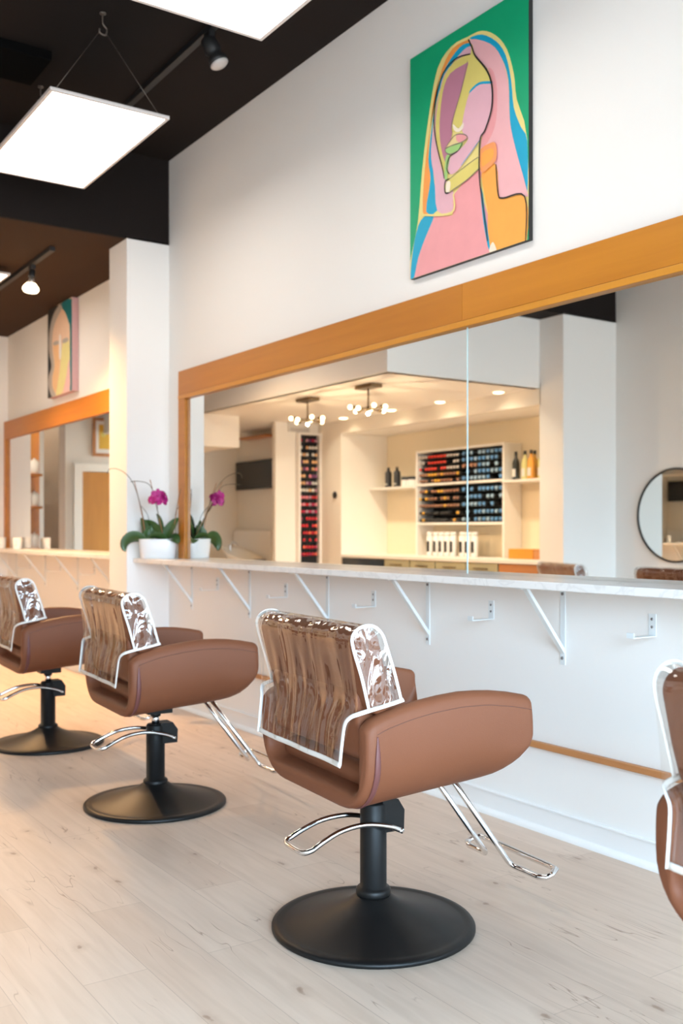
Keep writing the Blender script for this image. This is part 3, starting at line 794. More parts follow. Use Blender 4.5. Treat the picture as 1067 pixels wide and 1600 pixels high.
def make_chair(label):
    t = thing('salon_chair', label, 'salon chair', (0, 0, 0), 0, 'salon chairs along the mirror wall')
    # base and column
    b = MB().lathe([(0.001, 0.0), (0.296, 0.0), (0.301, 0.004), (0.301, 0.011), (0.297, 0.016), (0.282, 0.019), (0.272, 0.017), (0.262, 0.018), (0.235, 0.024), (0.19, 0.036), (0.14, 0.052),
                    (0.10, 0.066), (0.075, 0.078), (0.058, 0.090), (0.046, 0.097), (0.001, 0.097)], n=64)
    b.build('base', M['black_metal'], t)['label'] = 'black domed round steel floor plate'
    c = MB().lathe([(0.001, 0.09), (0.050, 0.088), (0.052, 0.094), (0.052, 0.104), (0.047, 0.110), (0.0395, 0.112), (0.0395, 0.338), (0.034, 0.345), (0.001, 0.345)], n=36)
    cc = c.build('column', M['black_metal'], t)
    p = MB(); p.prism([(0.012, 0.262), (0.086, 0.262), (0.088, 0.318), (0.066, 0.350), (0.012, 0.350)], -0.034, 0.034, plane='yz')
    p.build('pump_housing', M['black_metal'], cc, bevel=0.003)
    MB().lathe([(0.016, 0.345), (0.016, 0.385)], n=20).build('piston', M['chrome'], t)
    s = MB().lathe([(0.022, 0.378), (0.022, 0.395)], n=20); s.box((-0.045, -0.05, 0.393), (0.045, 0.06, 0.450))
    s.build('seat_mount', M['black_metal'], t)
    # shell
    sh = MB(); zt_t, zb_t, ys, outer = shell_mesh(sh)
    shell = sh.build('armrest_shell', M['leather'], t)
    for sx in (-1, 1):
        path = []
        for k in range(26):
            y = -0.186 + 0.512 * k / 25; z = lerp_tab(zt_t, y) - 0.038
            path.append((sx * (0.3345 - 0.020 * ((z - 0.60) / 0.13) ** 2 - 0.0005), y, z))
        MB().tube(path, 0.0011, 6).build('seam', M['leather_seam'], shell)
        j = 4; pp = [(sx * (x + 0.0006), ys[j], z) for x, z in reversed(outer[j]) if z < 0.645 and x > 0.20]
        pp = smooth_path(pp, 3); n_ = len(pp)
        MB().tube(pp, [0.0008 + 0.0085 * math.sin(PI * clamp(0.04 + i / n_ * 0.92)) for i in range(n_)], 8, flat=0.5, up=(1, 0, 0)).build('piping', M['leather_piping'], shell)
    # seat cushion
    rounded = MB()
    rounded_slab(rounded, ends_dense([(-0.165, 0.497), (0.05, 0.512), (0.30, 0.522)], 0.034), 0.268, 0.072)
    rounded.build('seat_cushion', M['leather'], t)
    bk = MB()
    rounded_slab(bk, ends_dense([(-0.140, 0.686), (-0.171, 0.78), (-0.204, 0.915)], 0.04), 0.2965, 0.084)
    back = bk.build('backrest', M['leather'], t)
    lo = MB()
    rounded_slab(lo, ends_dense([(-0.158, 0.555), (-0.164, 0.62), (-0.178, 0.76)], 0.03), 0.262, 0.074)
    lo.build('back_support', M['leather'], back)
    make_cover(t)
    # pump lever: bent chrome loop hinged on both sides of the column
    def lever(p): return round_path(p, 0.03, 6)
    L = []
    side = [(0.054, 0.062, 0.288), (0.056, 0.02, 0.306), (0.058, -0.06, 0.323), (0.062, -0.14, 0.318), (0.066, -0.20, 0.298), (0.068, -0.238, 0.280)]
    rs = smooth_path(side, 5); ls = [Vector((-p.x, p.y, p.z)) for p in rs]
    endr = []
    for k in range(0, 13):
        a = k / 12 * PI
        endr.append(Vector((0.068 * math.copysign(abs(math.cos(a)) ** 0.45, math.cos(a)), -0.238 - 0.026 * math.sin(a) ** 0.7, 0.280 - 0.010 * math.sin(a))))
    pth = rs[:-1] + endr + list(reversed(ls))[1:]
    lv = MB().tube(pth, 0.0078, 12)
    lever_o = lv.build('pump_lever', M['chrome'], t)
    MB().lathe([(0.0075, -0.062), (0.0075, 0.062)], (0, 0.062, 0.288), 14, axis='x').build('hinge_pin', M['chrome'], lever_o)
    # T-shaped footrest from one bent chrome tube
    hw, rr = 0.195, 0.034
    yf, zf = 0.478, 0.118
    ry, rz = 0.062, 0.018
    A0 = (-0.060, 0.215, 0.455); A1 = (-0.060, yf - 0.03, zf + 0.028)
    fr = [A0, (-0.060, yf - 0.012, zf + 0.004), (-0.115, yf, zf), (-hw + 0.02, yf, zf)]
    left = [(-hw - 0.006, yf + 0.012, zf + 0.004), (-hw - 0.008, yf + ry * 0.5, zf + rz * 0.5), (-hw + 0.004, yf + ry - 0.004, zf + rz), (-hw + 0.035, yf + ry, zf + rz)]
    path = round_path(fr, 0.03, 6) + [Vector(p) for p in left]
    path += [Vector((-x, y, z)) for x, y, z in reversed([tuple(p) for p in path])]
    MB().tube(path, 0.0092, 12).build('footrest', M['chrome'], t)
    return t

ch = make_chair('tan salon chair in the middle foreground, whole in view, plastic cover over its back')
ch.location = (-2.398, 1.738, 0); ch.rotation_euler = (0, 0, math.radians(-5))
dup(ch, (-3.995, 1.742, 0), math.radians(-4), 'tan salon chair second in the row, directly behind the large foreground chair')
dup(ch, (-5.458, 1.745, 0), math.radians(-3), 'tan salon chair furthest back in the row, cut by the left picture edge')
dup(ch, (-0.895, 1.742, 0), math.radians(-5), 'tan salon chair cropped by the right picture edge, only its back corner showing')
o = dup(ch, (-4.30, -0.17, 0), math.radians(180 - 3), 'tan salon chair seen only in the mirror, under the round mirror'); o['group'] = 'salon chairs seen in the mirror'
o = dup(ch, (-5.42, -0.32, 0), math.radians(180 + 18), 'tan salon chair seen only in the mirror, in front of the reflected column'); o['group'] = 'salon chairs seen in the mirror'

for c_ in ch.children:
    if c_.name.startswith('column'): c_.scale = (1, 1, 1.075)      # this one stands pumped lower: more of its column meets the seat

# ------------------------------------------------------------------ potted orchid on the counter end
def potted_orchid():
    t = thing('potted_orchid', 'potted orchid with magenta flowers in a white pot on the counter end', 'potted plant', (-6.114, 2.684, 0.9905), math.radians(60)); t.scale = (1.06, 1.06, 1.06)
    def ring(a, b, z, n=36, e=0.72):
        return [(a * math.copysign(abs(math.cos(2 * PI * k / n)) ** e, math.cos(2 * PI * k / n)), b * math.copysign(abs(math.sin(2 * PI * k / n)) ** e, math.sin(2 * PI * k / n)), z) for k in range(n)]
    pot = MB().loft([ring(0.02, 0.01, 0), ring(0.103, 0.055, 0.0), ring(0.107, 0.058, 0.004), ring(0.112, 0.062, 0.05), ring(0.119, 0.067, 0.118), ring(0.118, 0.066, 0.121), ring(0.113, 0.061, 0.120), ring(0.108, 0.057, 0.095), ring(0.02, 0.01, 0.094)])
    pot.build('pot', M['ceramic'], t)
    MB().loft([ring(0.01, 0.006, 0.108), ring(0.06, 0.03, 0.110), ring(0.1085, 0.0575, 0.104), ring(0.108, 0.057, 0.096)]).build('soil', M['soil'], t)
    def leaf(base, az, length, width, rise, droop, twist=0.0):
        """base point, azimuth in the pot's frame, arching leaf with a folded midrib"""
        d = Vector((math.cos(az), math.sin(az), 0)); sd = Vector((-math.sin(az), math.cos(az), 0))
        N = 12; rings_t = []; top = []; el = rise
        p = Vector(base); step = length / N
        for i in range(N + 1):
            u = i / N; w = width * max(0.03, math.sin(PI * min(1, 0.10 + 0.90 * u) ** 0.9) ** 0.62)
            if u > 0.985: w = width * 0.06
            e = rise - droop * u ** 1.3
            fw = d * math.cos(e) + Vector((0, 0, 1)) * math.sin(e); upv = -d * math.sin(e) + Vector((0, 0, 1)) * math.cos(e)
            s2 = (sd * math.cos(twist) + upv * math.sin(twist)); u2 = (upv * math.cos(twist) - sd * math.sin(twist))
            row = []
            for k in range(-3, 4):
                q = k / 3; row.append(p + s2 * (w / 2 * q) + u2 * (0.20 * w * abs(q) ** 1.4))
            top.append(row); p = p + fw * step
        mb = MB(); th = 0.0018; n = 7
        vs = [q for r in top for q in r] + [q - Vector((0, 0, th)) for r in top for q in r]
        o = len(top) * n
        fs = [(i * n + k, i * n + k + 1, (i + 1) * n + k + 1, (i + 1) * n + k) for i in range(N) for k in range(n - 1)]
        fs += [(o + a, o + d_, o + c, o + b) for a, b, c, d_ in fs]
        for i in range(N):
            fs.append((i * n, (i + 1) * n, o + (i + 1) * n, o + i * n)); fs.append((i * n + n - 1, o + i * n + n - 1, o + (i + 1) * n + n - 1, (i + 1) * n + n - 1))
        mb.add(vs, fs, 0, True); mb.build('leaf', M['leaf'], t)
    R = math.radians
    leaf((-0.085, -0.02, 0.115), R(190), 0.175, 0.085, R(25), R(150), 0.95)  # drooping over the left end
    leaf((-0.075, 0.0, 0.112), R(165), 0.145, 0.080, R(82), R(15), 1.2)      # upright left
    leaf((-0.070, -0.015, 0.112), R(30), 0.11, 0.075, R(66), R(20), 1.3)
    leaf((0.02, -0.01, 0.112), R(162), 0.185, 0.095, R(60), R(60), 0.95)     # broad centre leaf leaning left
    leaf((0.015, 0.0, 0.112), R(120), 0.18, 0.090, R(80), R(30), 1.4)
    leaf((0.045, -0.01, 0.112), R(-8), 0.165, 0.070, R(68), R(24), 1.2)      # right, upright
    leaf((0.062, -0.015, 0.112), R(-38), 0.10, 0.075, R(30), R(110), 0.6)    # right droop
    leaf((0.05, -0.02, 0.110), R(205), 0.12, 0.060, R(35), R(60), 0.7)
    leaf((0.00, 0.01, 0.112), R(95), 0.16, 0.095, R(58), R(50), 0.3)         # towards the column
    def stem(name, pts, r, m): MB().tube(smooth_path(pts, 6), r, 7).build(name, m, t)
    stem('flower_stem', [(-0.075, 0, 0.11), (-0.082, 0.0, 0.20), (-0.105, -0.03, 0.33), (-0.138, -0.07, 0.45), (-0.178, -0.11, 0.515), (-0.228, -0.15, 0.545), (-0.272, -0.165, 0.542), (-0.285, -0.168, 0.515)], 0.0021, M['stem'])
    stem('stake', [(-0.072, 0.004, 0.10), (-0.10, -0.02, 0.29), (-0.138, -0.066, 0.48)], 0.0024, M['stake'])
    stem('flower_stem', [(-0.07, 0.01, 0.13), (-0.058, 0.012, 0.21), (-0.064, 0.0, 0.27), (-0.10, -0.026, 0.325)], 0.0018, M['stem'])
    stem('flower_stem', [(0.035, 0, 0.11), (0.016, -0.07, 0.24), (0.0, -0.125, 0.34), (-0.016, -0.165, 0.42), (-0.045, -0.18, 0.458), (-0.095, -0.22, 0.468), (-0.135, -0.245, 0.464)], 0.0021, M['stem'])
    stem('stake', [(0.038, 0.004, 0.10), (0.013, -0.08, 0.26), (-0.028, -0.18, 0.48)], 0.0024, M['stake'])
    stem('flower_stem', [(0.008, -0.10, 0.29), (0.012, -0.14, 0.335), (0.028, -0.18, 0.37)], 0.0016, M['stem'])
    stem('flower_stem', [(0.085, 0.0, 0.11), (0.103, -0.02, 0.22), (0.122, -0.045, 0.33), (0.138, -0.06, 0.40), (0.146, -0.066, 0.43)], 0.0020, M['stem'])
    stem('stake', [(0.078, 0.0, 0.10), (0.10, -0.018, 0.20), (0.135, -0.06, 0.40)], 0.0023, M['stake'])
    stem('flower_stem', [(0.11, 0.0, 0.12), (0.108, -0.02, 0.22), (0.112, -0.03, 0.285), (0.135, -0.05, 0.325)], 0.0016, M['stem'])
    def flower(c, face, size):
        q = Vector(face).normalized().to_track_quat('Z', 'Y').to_matrix(); c = Vector(c)
        mb = MB()
        for ang, ln, wd in ((90, 1.0, 0.62), (210, 0.95, 0.55), (330, 0.95, 0.55), (25, 1.05, 0.95), (155, 1.05, 0.95)):
            a = R(ang); d = Vector((math.cos(a), math.sin(a), 0)); s_ = Vector((-d.y, d.x, 0)); n = 5; m = 6; vs = []
            for i in range(m + 1):
                u = i / m; w = wd * size * 0.5 * math.sin(PI * (0.08 + 0.84 * u)) ** 0.7
                for k in range(n):
                    v = k / (n - 1) * 2 - 1
                    vs.append(c + q @ (d * (u * ln * size) + s_ * (w * v) + Vector((0, 0, size * (0.10 * math.sin(u * PI) - 0.10 * u * u + 0.06 * v * v))))) 
            mb.add(vs, [(i * n + k, i * n + k + 1, (i + 1) * n + k + 1, (i + 1) * n + k) for i in range(m) for k in range(n - 1)], 0, True)
        f = mb.build('flower', M['petal'], t, recalc=False)
        lip = MB().lathe([(0.0005, 0), (size * 0.20, size * 0.08), (size * 0.16, size * 0.24), (size * 0.03, size * 0.34)], n=10)
        lip.v = [tuple(c + q @ Vector(v)) for v in lip.v]; lip.build('flower_lip', M['petalcore'], f)
    flower((0.020, -0.192, 0.385), (0.3, -0.9, 0.1), 0.0415)
    flower((0.045, -0.194, 0.350), (0.6, -0.8, -0.1), 0.0415)
    flower((0.036, -0.174, 0.372), (0.8, 0.5, 0.1), 0.0390)
    flower((0.008, -0.198, 0.352), (-0.1, -1.0, -0.2), 0.0378)
    flower((-0.018, -0.190, 0.354), (-0.7, -0.7, 0.0), 0.0366)
    flower((0.060, -0.182, 0.376), (0.9, -0.3, 0.2), 0.0366)
potted_orchid()

# ------------------------------------------------------------------ cups on the far counter
def cup(loc, label):
    t = thing('candle_cup', label, 'cup', loc, 0, 'white cups on the far counter')
    MB().lathe([(0.001, 0), (0.040, 0), (0.043, 0.004), (0.044, 0.105), (0.0415, 0.105), (0.040, 0.01), (0.001, 0.008)], n=28).build('body', M['ceramic'], t)
    for k, (dz, hh) in enumerate(((0.03, 0.012), (0.05, 0.008), (0.066, 0.014))):
        mb = MB(); n = 6; vs = []
        for i in range(n + 1):
            a = R_(-42 + 22 * i / n); 
            for z in (dz, dz + hh): vs.append((0.0447 * math.cos(a), 0.0447 * math.sin(a), z))
        mb.add(vs, [(2 * i, 2 * i + 2, 2 * i + 3, 2 * i + 1) for i in range(n)]); mb.build('print', M['paper'], t, recalc=False)
R_ = math.radians
cup((-9.30, 2.69, 1.0045), 'white cup with grey print on the far counter, in front of the mirror')
cup((-9.87, 2.70, 1.0045), 'white cup with grey print at the far end of the far counter')

# ------------------------------------------------------------------ round mirror on the opposite wall
t = thing('round_mirror', 'round black framed mirror on the opposite wall, seen in the long mirror', 'mirror', (-5.61, -1.714, 1.31))
fr = MB(); n = 64; rings = []
for k in range(n + 1):
    a = 2 * PI * k / n
    rings.append([((0.400 + dr) * math.cos(a), dy, (0.400 + dr) * math.sin(a)) for dr, dy in ((0, 0.001), (0.018, 0.001), (0.018, 0.022), (0, 0.022))])
fr.loft(rings, 0, True, False, False); fr.build('frame', M['black'], t)
MB().lathe([(0.001, 0.004), (0.401, 0.004), (0.401, 0.016), (0.001, 0.016)], n=64, axis='y', smooth=False).build('mirror_glass', M['mirror'], t)
for i, x in enumerate((-4.25, -2.9)):
    o = dup(t, (x, -1.714, 1.31), 0, ('round black framed mirror on the opposite wall, next one towards the camera', 'round black framed mirror on the opposite wall, level with the large chair')[i])

# ------------------------------------------------------------------ lounge side: counter niche seen in the mirror
t = thing('base_cabinet', 'sage green base cabinets under the niche counter, seen in the mirror', 'cabinet', (-8.2, -1.37, 0))
MB().box((-1.63, -0.32, 0.08), (1.60, 0.33, 0.86)).build('carcass', M['cabinet'], t)
for x0, x1, m in ((-1.62, -0.80, 'tv'), (-0.78, -0.33, 'cabinet'), (-0.31, 0.10, 'cabinet'), (0.12, 0.58, 'cabinet'), (0.60, 1.05, 'cabinet'), (1.07, 1.59, 'railwood')):
    d = MB().box((x0, 0.331, 0.10), (x1, 0.350, 0.855)).build('door', M[m], t, bevel=0.002)
    if m == 'cabinet': MB().tube([((x0 + x1) / 2 - 0.10, 0.365, 0.80), ((x0 + x1) / 2 + 0.10, 0.365, 0.80)], 0.006, 8).build('handle', M['brass'], d)
tag(MB().box((-9.832, -1.697, 0.8605), (-6.585, -1.0, 0.895)).build('niche_countertop', M['laminate'], bevel=0.003), 'pale worktop of the niche holding white bottles, seen in the mirror', 'counter')

t = thing('shelf_tower', 'white two-tier bottle rack tower standing on the niche worktop', 'shelving unit', (-8.235, -1.695, 0.8955))
w, d, H_ = 0.725, 0.245, 1.185
for x in (-w, w - 0.025): MB().box((x, 0, 0), (x + 0.025, d, H_)).build('side_panel', M['laminate'], t, bevel=0.001)
for z in (H_ - 0.025, 0.785, 0.345): MB().box((-w + 0.025, 0, z), (w - 0.025, d, z + 0.025)).build('shelf_board', M['laminate'], t, bevel=0.001)
MB().box((-w + 0.025, 0, 0.37), (w - 0.025, 0.006, H_ - 0.025)).build('back_panel', M['black'], t)
for z0 in (0.372, 0.812):
    for x0, x1, rows in ((-w + 0.03, 0.04, 5), (0.05, w - 0.03, 5)):
        rh = ((0.40 if z0 < 0.5 else 0.335)) / rows
        for r in range(rows): MB().box((x0, 0.01, z0 + r * rh), (x1, d - 0.055, z0 + r * rh + 0.006)).build('rack_shelf', M['black'], t)
for x0, x1, l, nm in ((-9.83, -8.963, 'white floating shelf left of the bottle rack tower, dark bottles on it', 'a'), (-7.507, -6.60, 'white floating shelf right of the bottle rack tower, wine bottles on it', 'b')):
    tag(MB().box((x0, -1.697, 1.665), (x1, -1.42, 1.69)).build('wall_shelf', M['laminate'], bevel=0.001), l, 'shelf')

capm = {k: mat('cap_' + k, c, 0.35) for k, c in dict(red=(0.55, 0.03, 0.015), dark=(0.02, 0.018, 0.018), silver=(0.50, 0.45, 0.42), amber=(0.62, 0.33, 0.03), blue=(0.06, 0.17, 0.34), paleblue=(0.20, 0.30, 0.40), brown=(0.25, 0.11, 0.06)).items()}
def tube_proto(cm):
    t = thing('dye_bottle', 'x', 'bottle', (0, 0, 0))
    MB().lathe([(0.001, -0.02), (0.016, -0.02), (0.018, -0.005), (0.018, 0.085), (0.012, 0.106)], n=12, axis='y').build('body', M['black'], t)
    MB().lathe([(0.010, 0.104), (0.0165, 0.106), (0.0168, 0.117), (0.013, 0.123), (0.001, 0.124)], n=12, axis='y').build('cap', capm[cm], t)
    return t
def roll_proto(cm):
    t = thing('dye_tube', 'x', 'tube', (0, 0, 0))
    MB().lathe([(0.001, -0.03), (0.022, -0.03), (0.0235, -0.02), (0.0235, 0.095), (0.020, 0.100), (0.001, 0.101)], n=14, axis='y').build('body', M['black'], t)
    MB().lathe([(0.015, 0.100), (0.0235, 0.101), (0.0225, 0.110), (0.014, 0.117), (0.001, 0.119)], n=14, axis='y').build('cap', capm[cm], t)
    return t
protos = {}
def place_rack(kind, cm, loc, label, grp):
    k = (kind, cm)
    if k not in protos: protos[k] = (tube_proto if kind == 'b' else roll_proto)(cm); o = protos[k]
    else: o = dup(protos[k])
    o.location = loc; o['label'] = label; o['group'] = grp
rr = random.Random(3)
for tier, z0, rh in (('upper', 0.8955 + 0.812, 0.067), ('lower', 0.8955 + 0.372, 0.080)):
    for r in range(5):
        for c in range(13):
            x = -8.91 + 0.030 + c * 0.0535
            if rr.random() < 0.10: continue
            if tier == 'upper': cm = ('silver' if (c < 3 and r > 2) or c > 8 else 'red') if r > 1 else ('brown' if rr.random() < 0.7 else 'amber')
            else: cm = 'amber' if rr.random() < 0.22 else ('brown' if r > 1 else 'dark')
            place_rack('b', cm, (x, -1.57, z0 + 0.006 + 0.0185 + r * rh), '%s-capped bottle lying in the left half of the %s rack tier' % (cm, tier), '%s-capped bottles in the left %s rack' % (cm, tier))
        for c in range(10):
            x = -8.235 + 0.085 + c * 0.064
            if rr.random() < 0.22: continue
            cm = 'blue' if rr.random() < 0.5 else 'paleblue'
            if tier == 'upper' and r == 2 and c < 4: cm = 'brown'
            place_rack('t', cm, (x, -1.57, z0 + 0.006 + 0.0242 + r * rh), '%s tube end in the right half of the %s rack tier' % ({'blue': 'deep blue', 'paleblue': 'pale blue', 'brown': 'brown'}[cm], tier), '%s tubes in the right %s rack' % (cm, tier))

def bottle(loc, prof, bm, lm, label, grp, capm_=None, split=None, cat='bottle'):
    t = thing('bottle', label, cat, loc, 0, grp)
    MB().lathe(prof, n=20).build('body', bm, t)
    z1 = prof[-1][1]; r1 = prof[-2][0]
    r1 += 0.004 if cat == 'jar' else 0.001
    MB().lathe([(r1, z1 - 0.035), (r1 + 0.0002, z1 + 0.002), (0.001, z1 + 0.003)], n=16).build('cap', capm_ or M['black'], t)
    if lm:
        rb = max(p[0] for p in prof) + 0.0006
        n = 8; vs = [(rb * math.sin(R_(-38 + 76 * i / n)), rb * math.cos(R_(-38 + 76 * i / n)), z) for i in range(n + 1) for z in split]
        MB().add(vs, [(2 * i, 2 * i + 2, 2 * i + 3, 2 * i + 1) for i in range(n)], 0, True).build('label', lm, t, recalc=False)
    return t
wine = [(0.001, 0), (0.037, 0.0), (0.038, 0.006), (0.038, 0.17), (0.030, 0.20), (0.015, 0.225), (0.0145, 0.285), (0.001, 0.286)]
gold = mat('golden_wine', (0.55, 0.30, 0.05), 0.15); pale = mat('pale_wine', (0.55, 0.52, 0.22), 0.15); rose = mat('amber_wine', (0.60, 0.26, 0.04), 0.15); dk = mat('dark_glass', (0.01, 0.012, 0.01), 0.1)
for x, y, bm, l in ((-7.40, -1.51, dk, 'dark wine bottle with white label on the right niche shelf'), (-7.29, -1.53, pale, 'pale green wine bottle second on the right niche shelf'),
                    (-7.205, -1.58, gold, 'golden wine bottle behind the amber one on the right niche shelf'), (-7.165, -1.49, rose, 'amber wine bottle with white label on the right niche shelf'),
                    (-7.06, -1.53, pale, 'pale wine bottle at the far right of the niche shelf')):
    bottle((x, y, 1.6905), wine, bm, M['paper'], l, 'wine bottles on the niche shelf', split=(0.03, 0.11))
tall = [(0.001, 0), (0.040, 0), (0.042, 0.005), (0.042, 0.17), (0.034, 0.19), (0.016, 0.20), (0.016, 0.235), (0.001, 0.236)]
for x, l in ((-9.56, 'tall black bottle, left one of a pair on the left niche shelf'), (-9.39, 'tall black bottle, right one of a pair on the left niche shelf')):
    bottle((x, -1.51, 1.6905), tall, M['black'], M['paper'], l, 'black bottles on the niche shelf', split=(0.03, 0.045))
jar = [(0.001, 0), (0.050, 0), (0.052, 0.004), (0.052, 0.085), (0.050, 0.11), (0.001, 0.111)]
for x, l in ((-9.22, 'white jar with black lid beside the tall black bottles'), (-9.095, 'white jar with black lid next to the rack tower')):
    bottle((x, -1.51, 1.6905), jar, M['ceramic'], M['ceramic'], l, 'jars on the niche shelf', split=(0.01, 0.07), cat='jar')
wb = [(0.001, 0), (0.036, 0), (0.038, 0.005), (0.038, 0.21), (0.034, 0.225), (0.034, 0.262), (0.001, 0.263)]
wbp = None
for i, x in enumerate((-8.70, -8.59, -8.495, -8.40, -8.305, -8.15, -8.06, -7.96)):
    l = 'white bottle with black label on the niche worktop, %s in the row from the left' % ('first second third fourth fifth sixth seventh last'.split()[i])
    if wbp is None: wbp = bottle((x, -1.45, 0.8955), wb, M['ceramic'], M['black'], l, 'white bottles on the niche worktop', M['ceramic'], (0.045, 0.165))
    else: dup(wbp, (x, -1.45, 0.8955), 0, l)
t = thing('wooden_box', 'small honey wooden box at the right end of the niche worktop', 'box', (-7.08, -1.40, 0.8955))
MB().box((-0.22, -0.09, 0), (0.12, 0.09, 0.10)).build('body', M['woodlip'], t, bevel=0.003)
MB().box((0.1205, -0.085, 0), (0.25, 0.085, 0.095)).build('end_block', M['railwood'], t, bevel=0.003)

# tall nail varnish rack on the pier
t = thing('varnish_rack', 'tall narrow white rack of nail varnish on the pier, seen in the mirror', 'display rack', (-10.341, -0.855, 0.40))
hw, H_ = 0.160, 1.965
for y in (-hw, hw - 0.022): MB().box((0.0005, y, 0), (0.075, y + 0.022, H_)).build('side_panel', M['laminate'], t)
for z in (0, H_ - 0.022): MB().box((0.0005, -hw + 0.022, z), (0.075, hw - 0.022, z + 0.022)).build('end_panel', M['laminate'], t)
MB().box((0.0005, -hw + 0.022, 0.022), (0.006, hw - 0.022, H_ - 0.022)).build('back_panel', M['black'], t)
vc = {'red': (0.50, 0.02, 0.03), 'crimson': (0.38, 0.02, 0.07), 'coral': (0.72, 0.12, 0.06), 'pink': (0.70, 0.22, 0.26), 'peach': (0.75, 0.42, 0.20), 'white': (0.72, 0.68, 0.62), 'plum': (0.16, 0.04, 0.13), 'mauve': (0.42, 0.22, 0.28)}
vm = {k: mat('varnish_' + k, c, 0.2) for k, c in vc.items()}
vp = {}
def varnish(k):
    t = thing('varnish_bottle', 'x', 'nail varnish', (0, 0, 0))
    MB().lathe([(0.001, 0), (0.0145, 0), (0.016, 0.004), (0.016, 0.030), (0.009, 0.037)], n=12).build('body', vm[k], t)
    MB().lathe([(0.008, 0.037), (0.0085, 0.040), (0.0075, 0.068), (0.001, 0.069)], n=10).build('cap', M['black'], t)
    return t
rows = 22
for r in range(rows):
    z = 0.41 + 0.022 + r * (H_ - 0.06) / rows
    MB().box((0.006, -hw + 0.022, z - 0.41 + 0.01 - 0.008), (0.055, hw - 0.022, z - 0.41 + 0.01 - 0.004)).build('rack_shelf', M['black'], t)
    if z < 0.80: continue
    f = (z - 0.8) / 1.55
    for c in range(6):
        if rr.random() < 0.10: continue
        pool = ['red', 'crimson', 'red', 'coral'] if f < 0.33 else (['pink', 'crimson', 'red', 'mauve'] if f < 0.5 else (['mauve', 'white', 'plum', 'peach'] if f < 0.62 else (['peach', 'peach', 'plum', 'pink'] if f < 0.80 else (['white', 'peach', 'peach'] if f < 0.93 else ['plum', 'mauve', 'crimson']))))
        k = rr.choice(pool)
        if k not in vp: vp[k] = varnish(k); o = vp[k]
        else: o = dup(vp[k])
        o.location = (-10.341 + 0.034, -0.855 - 0.1075 + c * 0.043, z + 0.0065)
        o['label'] = '%s nail varnish bottle in the tall narrow rack on the pier' % k; o['group'] = '%s nail varnish bottles' % k

# grille, handle hole, television, radiator, wash basins
t = thing('air_grille', 'white air grille high on the pier above the varnish rack', 'vent', (-10.341, -0.73, 2.375))
MB().box((0.0005, -0.15, 0), (0.03, 0.15, 0.108)).build('housing', M['paper'], t, bevel=0.003)
for k in range(4): MB().box((0.0305, -0.13, 0.008 + k * 0.010), (0.033, 0.13, 0.012 + k * 0.010)).build('louver', M['greywall'], t)
tag(MB().lathe([(0.001, 0.0005), (0.042, 0.0005), (0.042, 0.010), (0.001, 0.012)], (-9.964, -1.016, 1.605), 24, axis='y').build('door_pull', M['black']), 'round black pull on the cream panel between rack and niche', 'door pull')
t = thing('television', 'black flat television on the wall of the wash corner, seen in the mirror', 'television', (-11.44, -0.784, 1.72))
MB().box((-0.51, 0.02, 0), (0.51, 0.055, 0.37)).build('case', M['black'], t, bevel=0.004)
MB().box((-0.50, 0.0555, 0.01), (0.50, 0.057, 0.36)).build('screen', M['tv'], t)
MB().box((-0.1, 0.0005, 0.1), (0.1, 0.0195, 0.26)).build('wall_mount', M['black'], t)
tag(MB().box((-11.66, -0.7835, 2.37), (-10.96, -0.62, 2.40)).build('wall_shelf', M['railwood'], bevel=0.003), 'brown wooden shelf above the television', 'shelf')
t = thing('radiator', 'cream finned radiator on the wall below the television', 'radiator', (-11.45, -0.784, 0.62))
for k in range(16): MB().box((-0.48 + k * 0.062, 0.03, 0), (-0.48 + k * 0.062 + 0.045, 0.10, 0.56)).build('fin', M['laminate'], t, bevel=0.012)
MB().box((-0.48, 0.05, 0.03), (0.495, 0.08, 0.06)).box((-0.48, 0.05, 0.50), (0.495, 0.08, 0.53)).box((-0.3, 0.0005, 0.50), (-0.27, 0.05, 0.53)).box((0.27, 0.0005, 0.50), (0.30, 0.05, 0.53)).build('pipe', M['laminate'], t)
def basin(loc, rz, label):
    t = thing('wash_basin', label, 'wash basin', loc, rz, 'hair wash basins')
    def el(a, b, z, dy=0): return [(a * math.cos(2 * PI * k / 32), b * math.sin(2 * PI * k / 32) + dy, z + 0.10 * math.sin(2 * PI * k / 32) * (b / 0.25)) for k in range(32)]
    MB().loft([el(0.05, 0.05, 0.66), el(0.17, 0.17, 0.70), el(0.25, 0.25, 0.86), el(0.265, 0.265, 0.885), el(0.255, 0.255, 0.89), el(0.235, 0.235, 0.86), el(0.15, 0.15, 0.74), el(0.03, 0.03, 0.72)]).build('bowl', M['porcelain'], t)
    MB().lathe([(0.001, 0.0), (0.24, 0.0), (0.24, 0.02), (0.09, 0.06), (0.08, 0.60), (0.10, 0.72), (0.001, 0.72)], n=28).build('pedestal', M['laminate'], t)
    MB().tube(smooth_path([(0, 0.20, 0.92), (0, 0.20, 1.0), (0, 0.14, 1.03), (0, 0.06, 0.99)], 6), 0.011, 8).build('tap', M['chrome'], t)
    MB().box((-0.11, -0.33, 0.72), (0.11, -0.262, 0.82)).build('neck_rest', M['black'], t, bevel=0.02)
basin((-11.2, -0.42, 0), R_(70), 'cream wash basin on a pedestal beside the fascia, seen in the mirror')

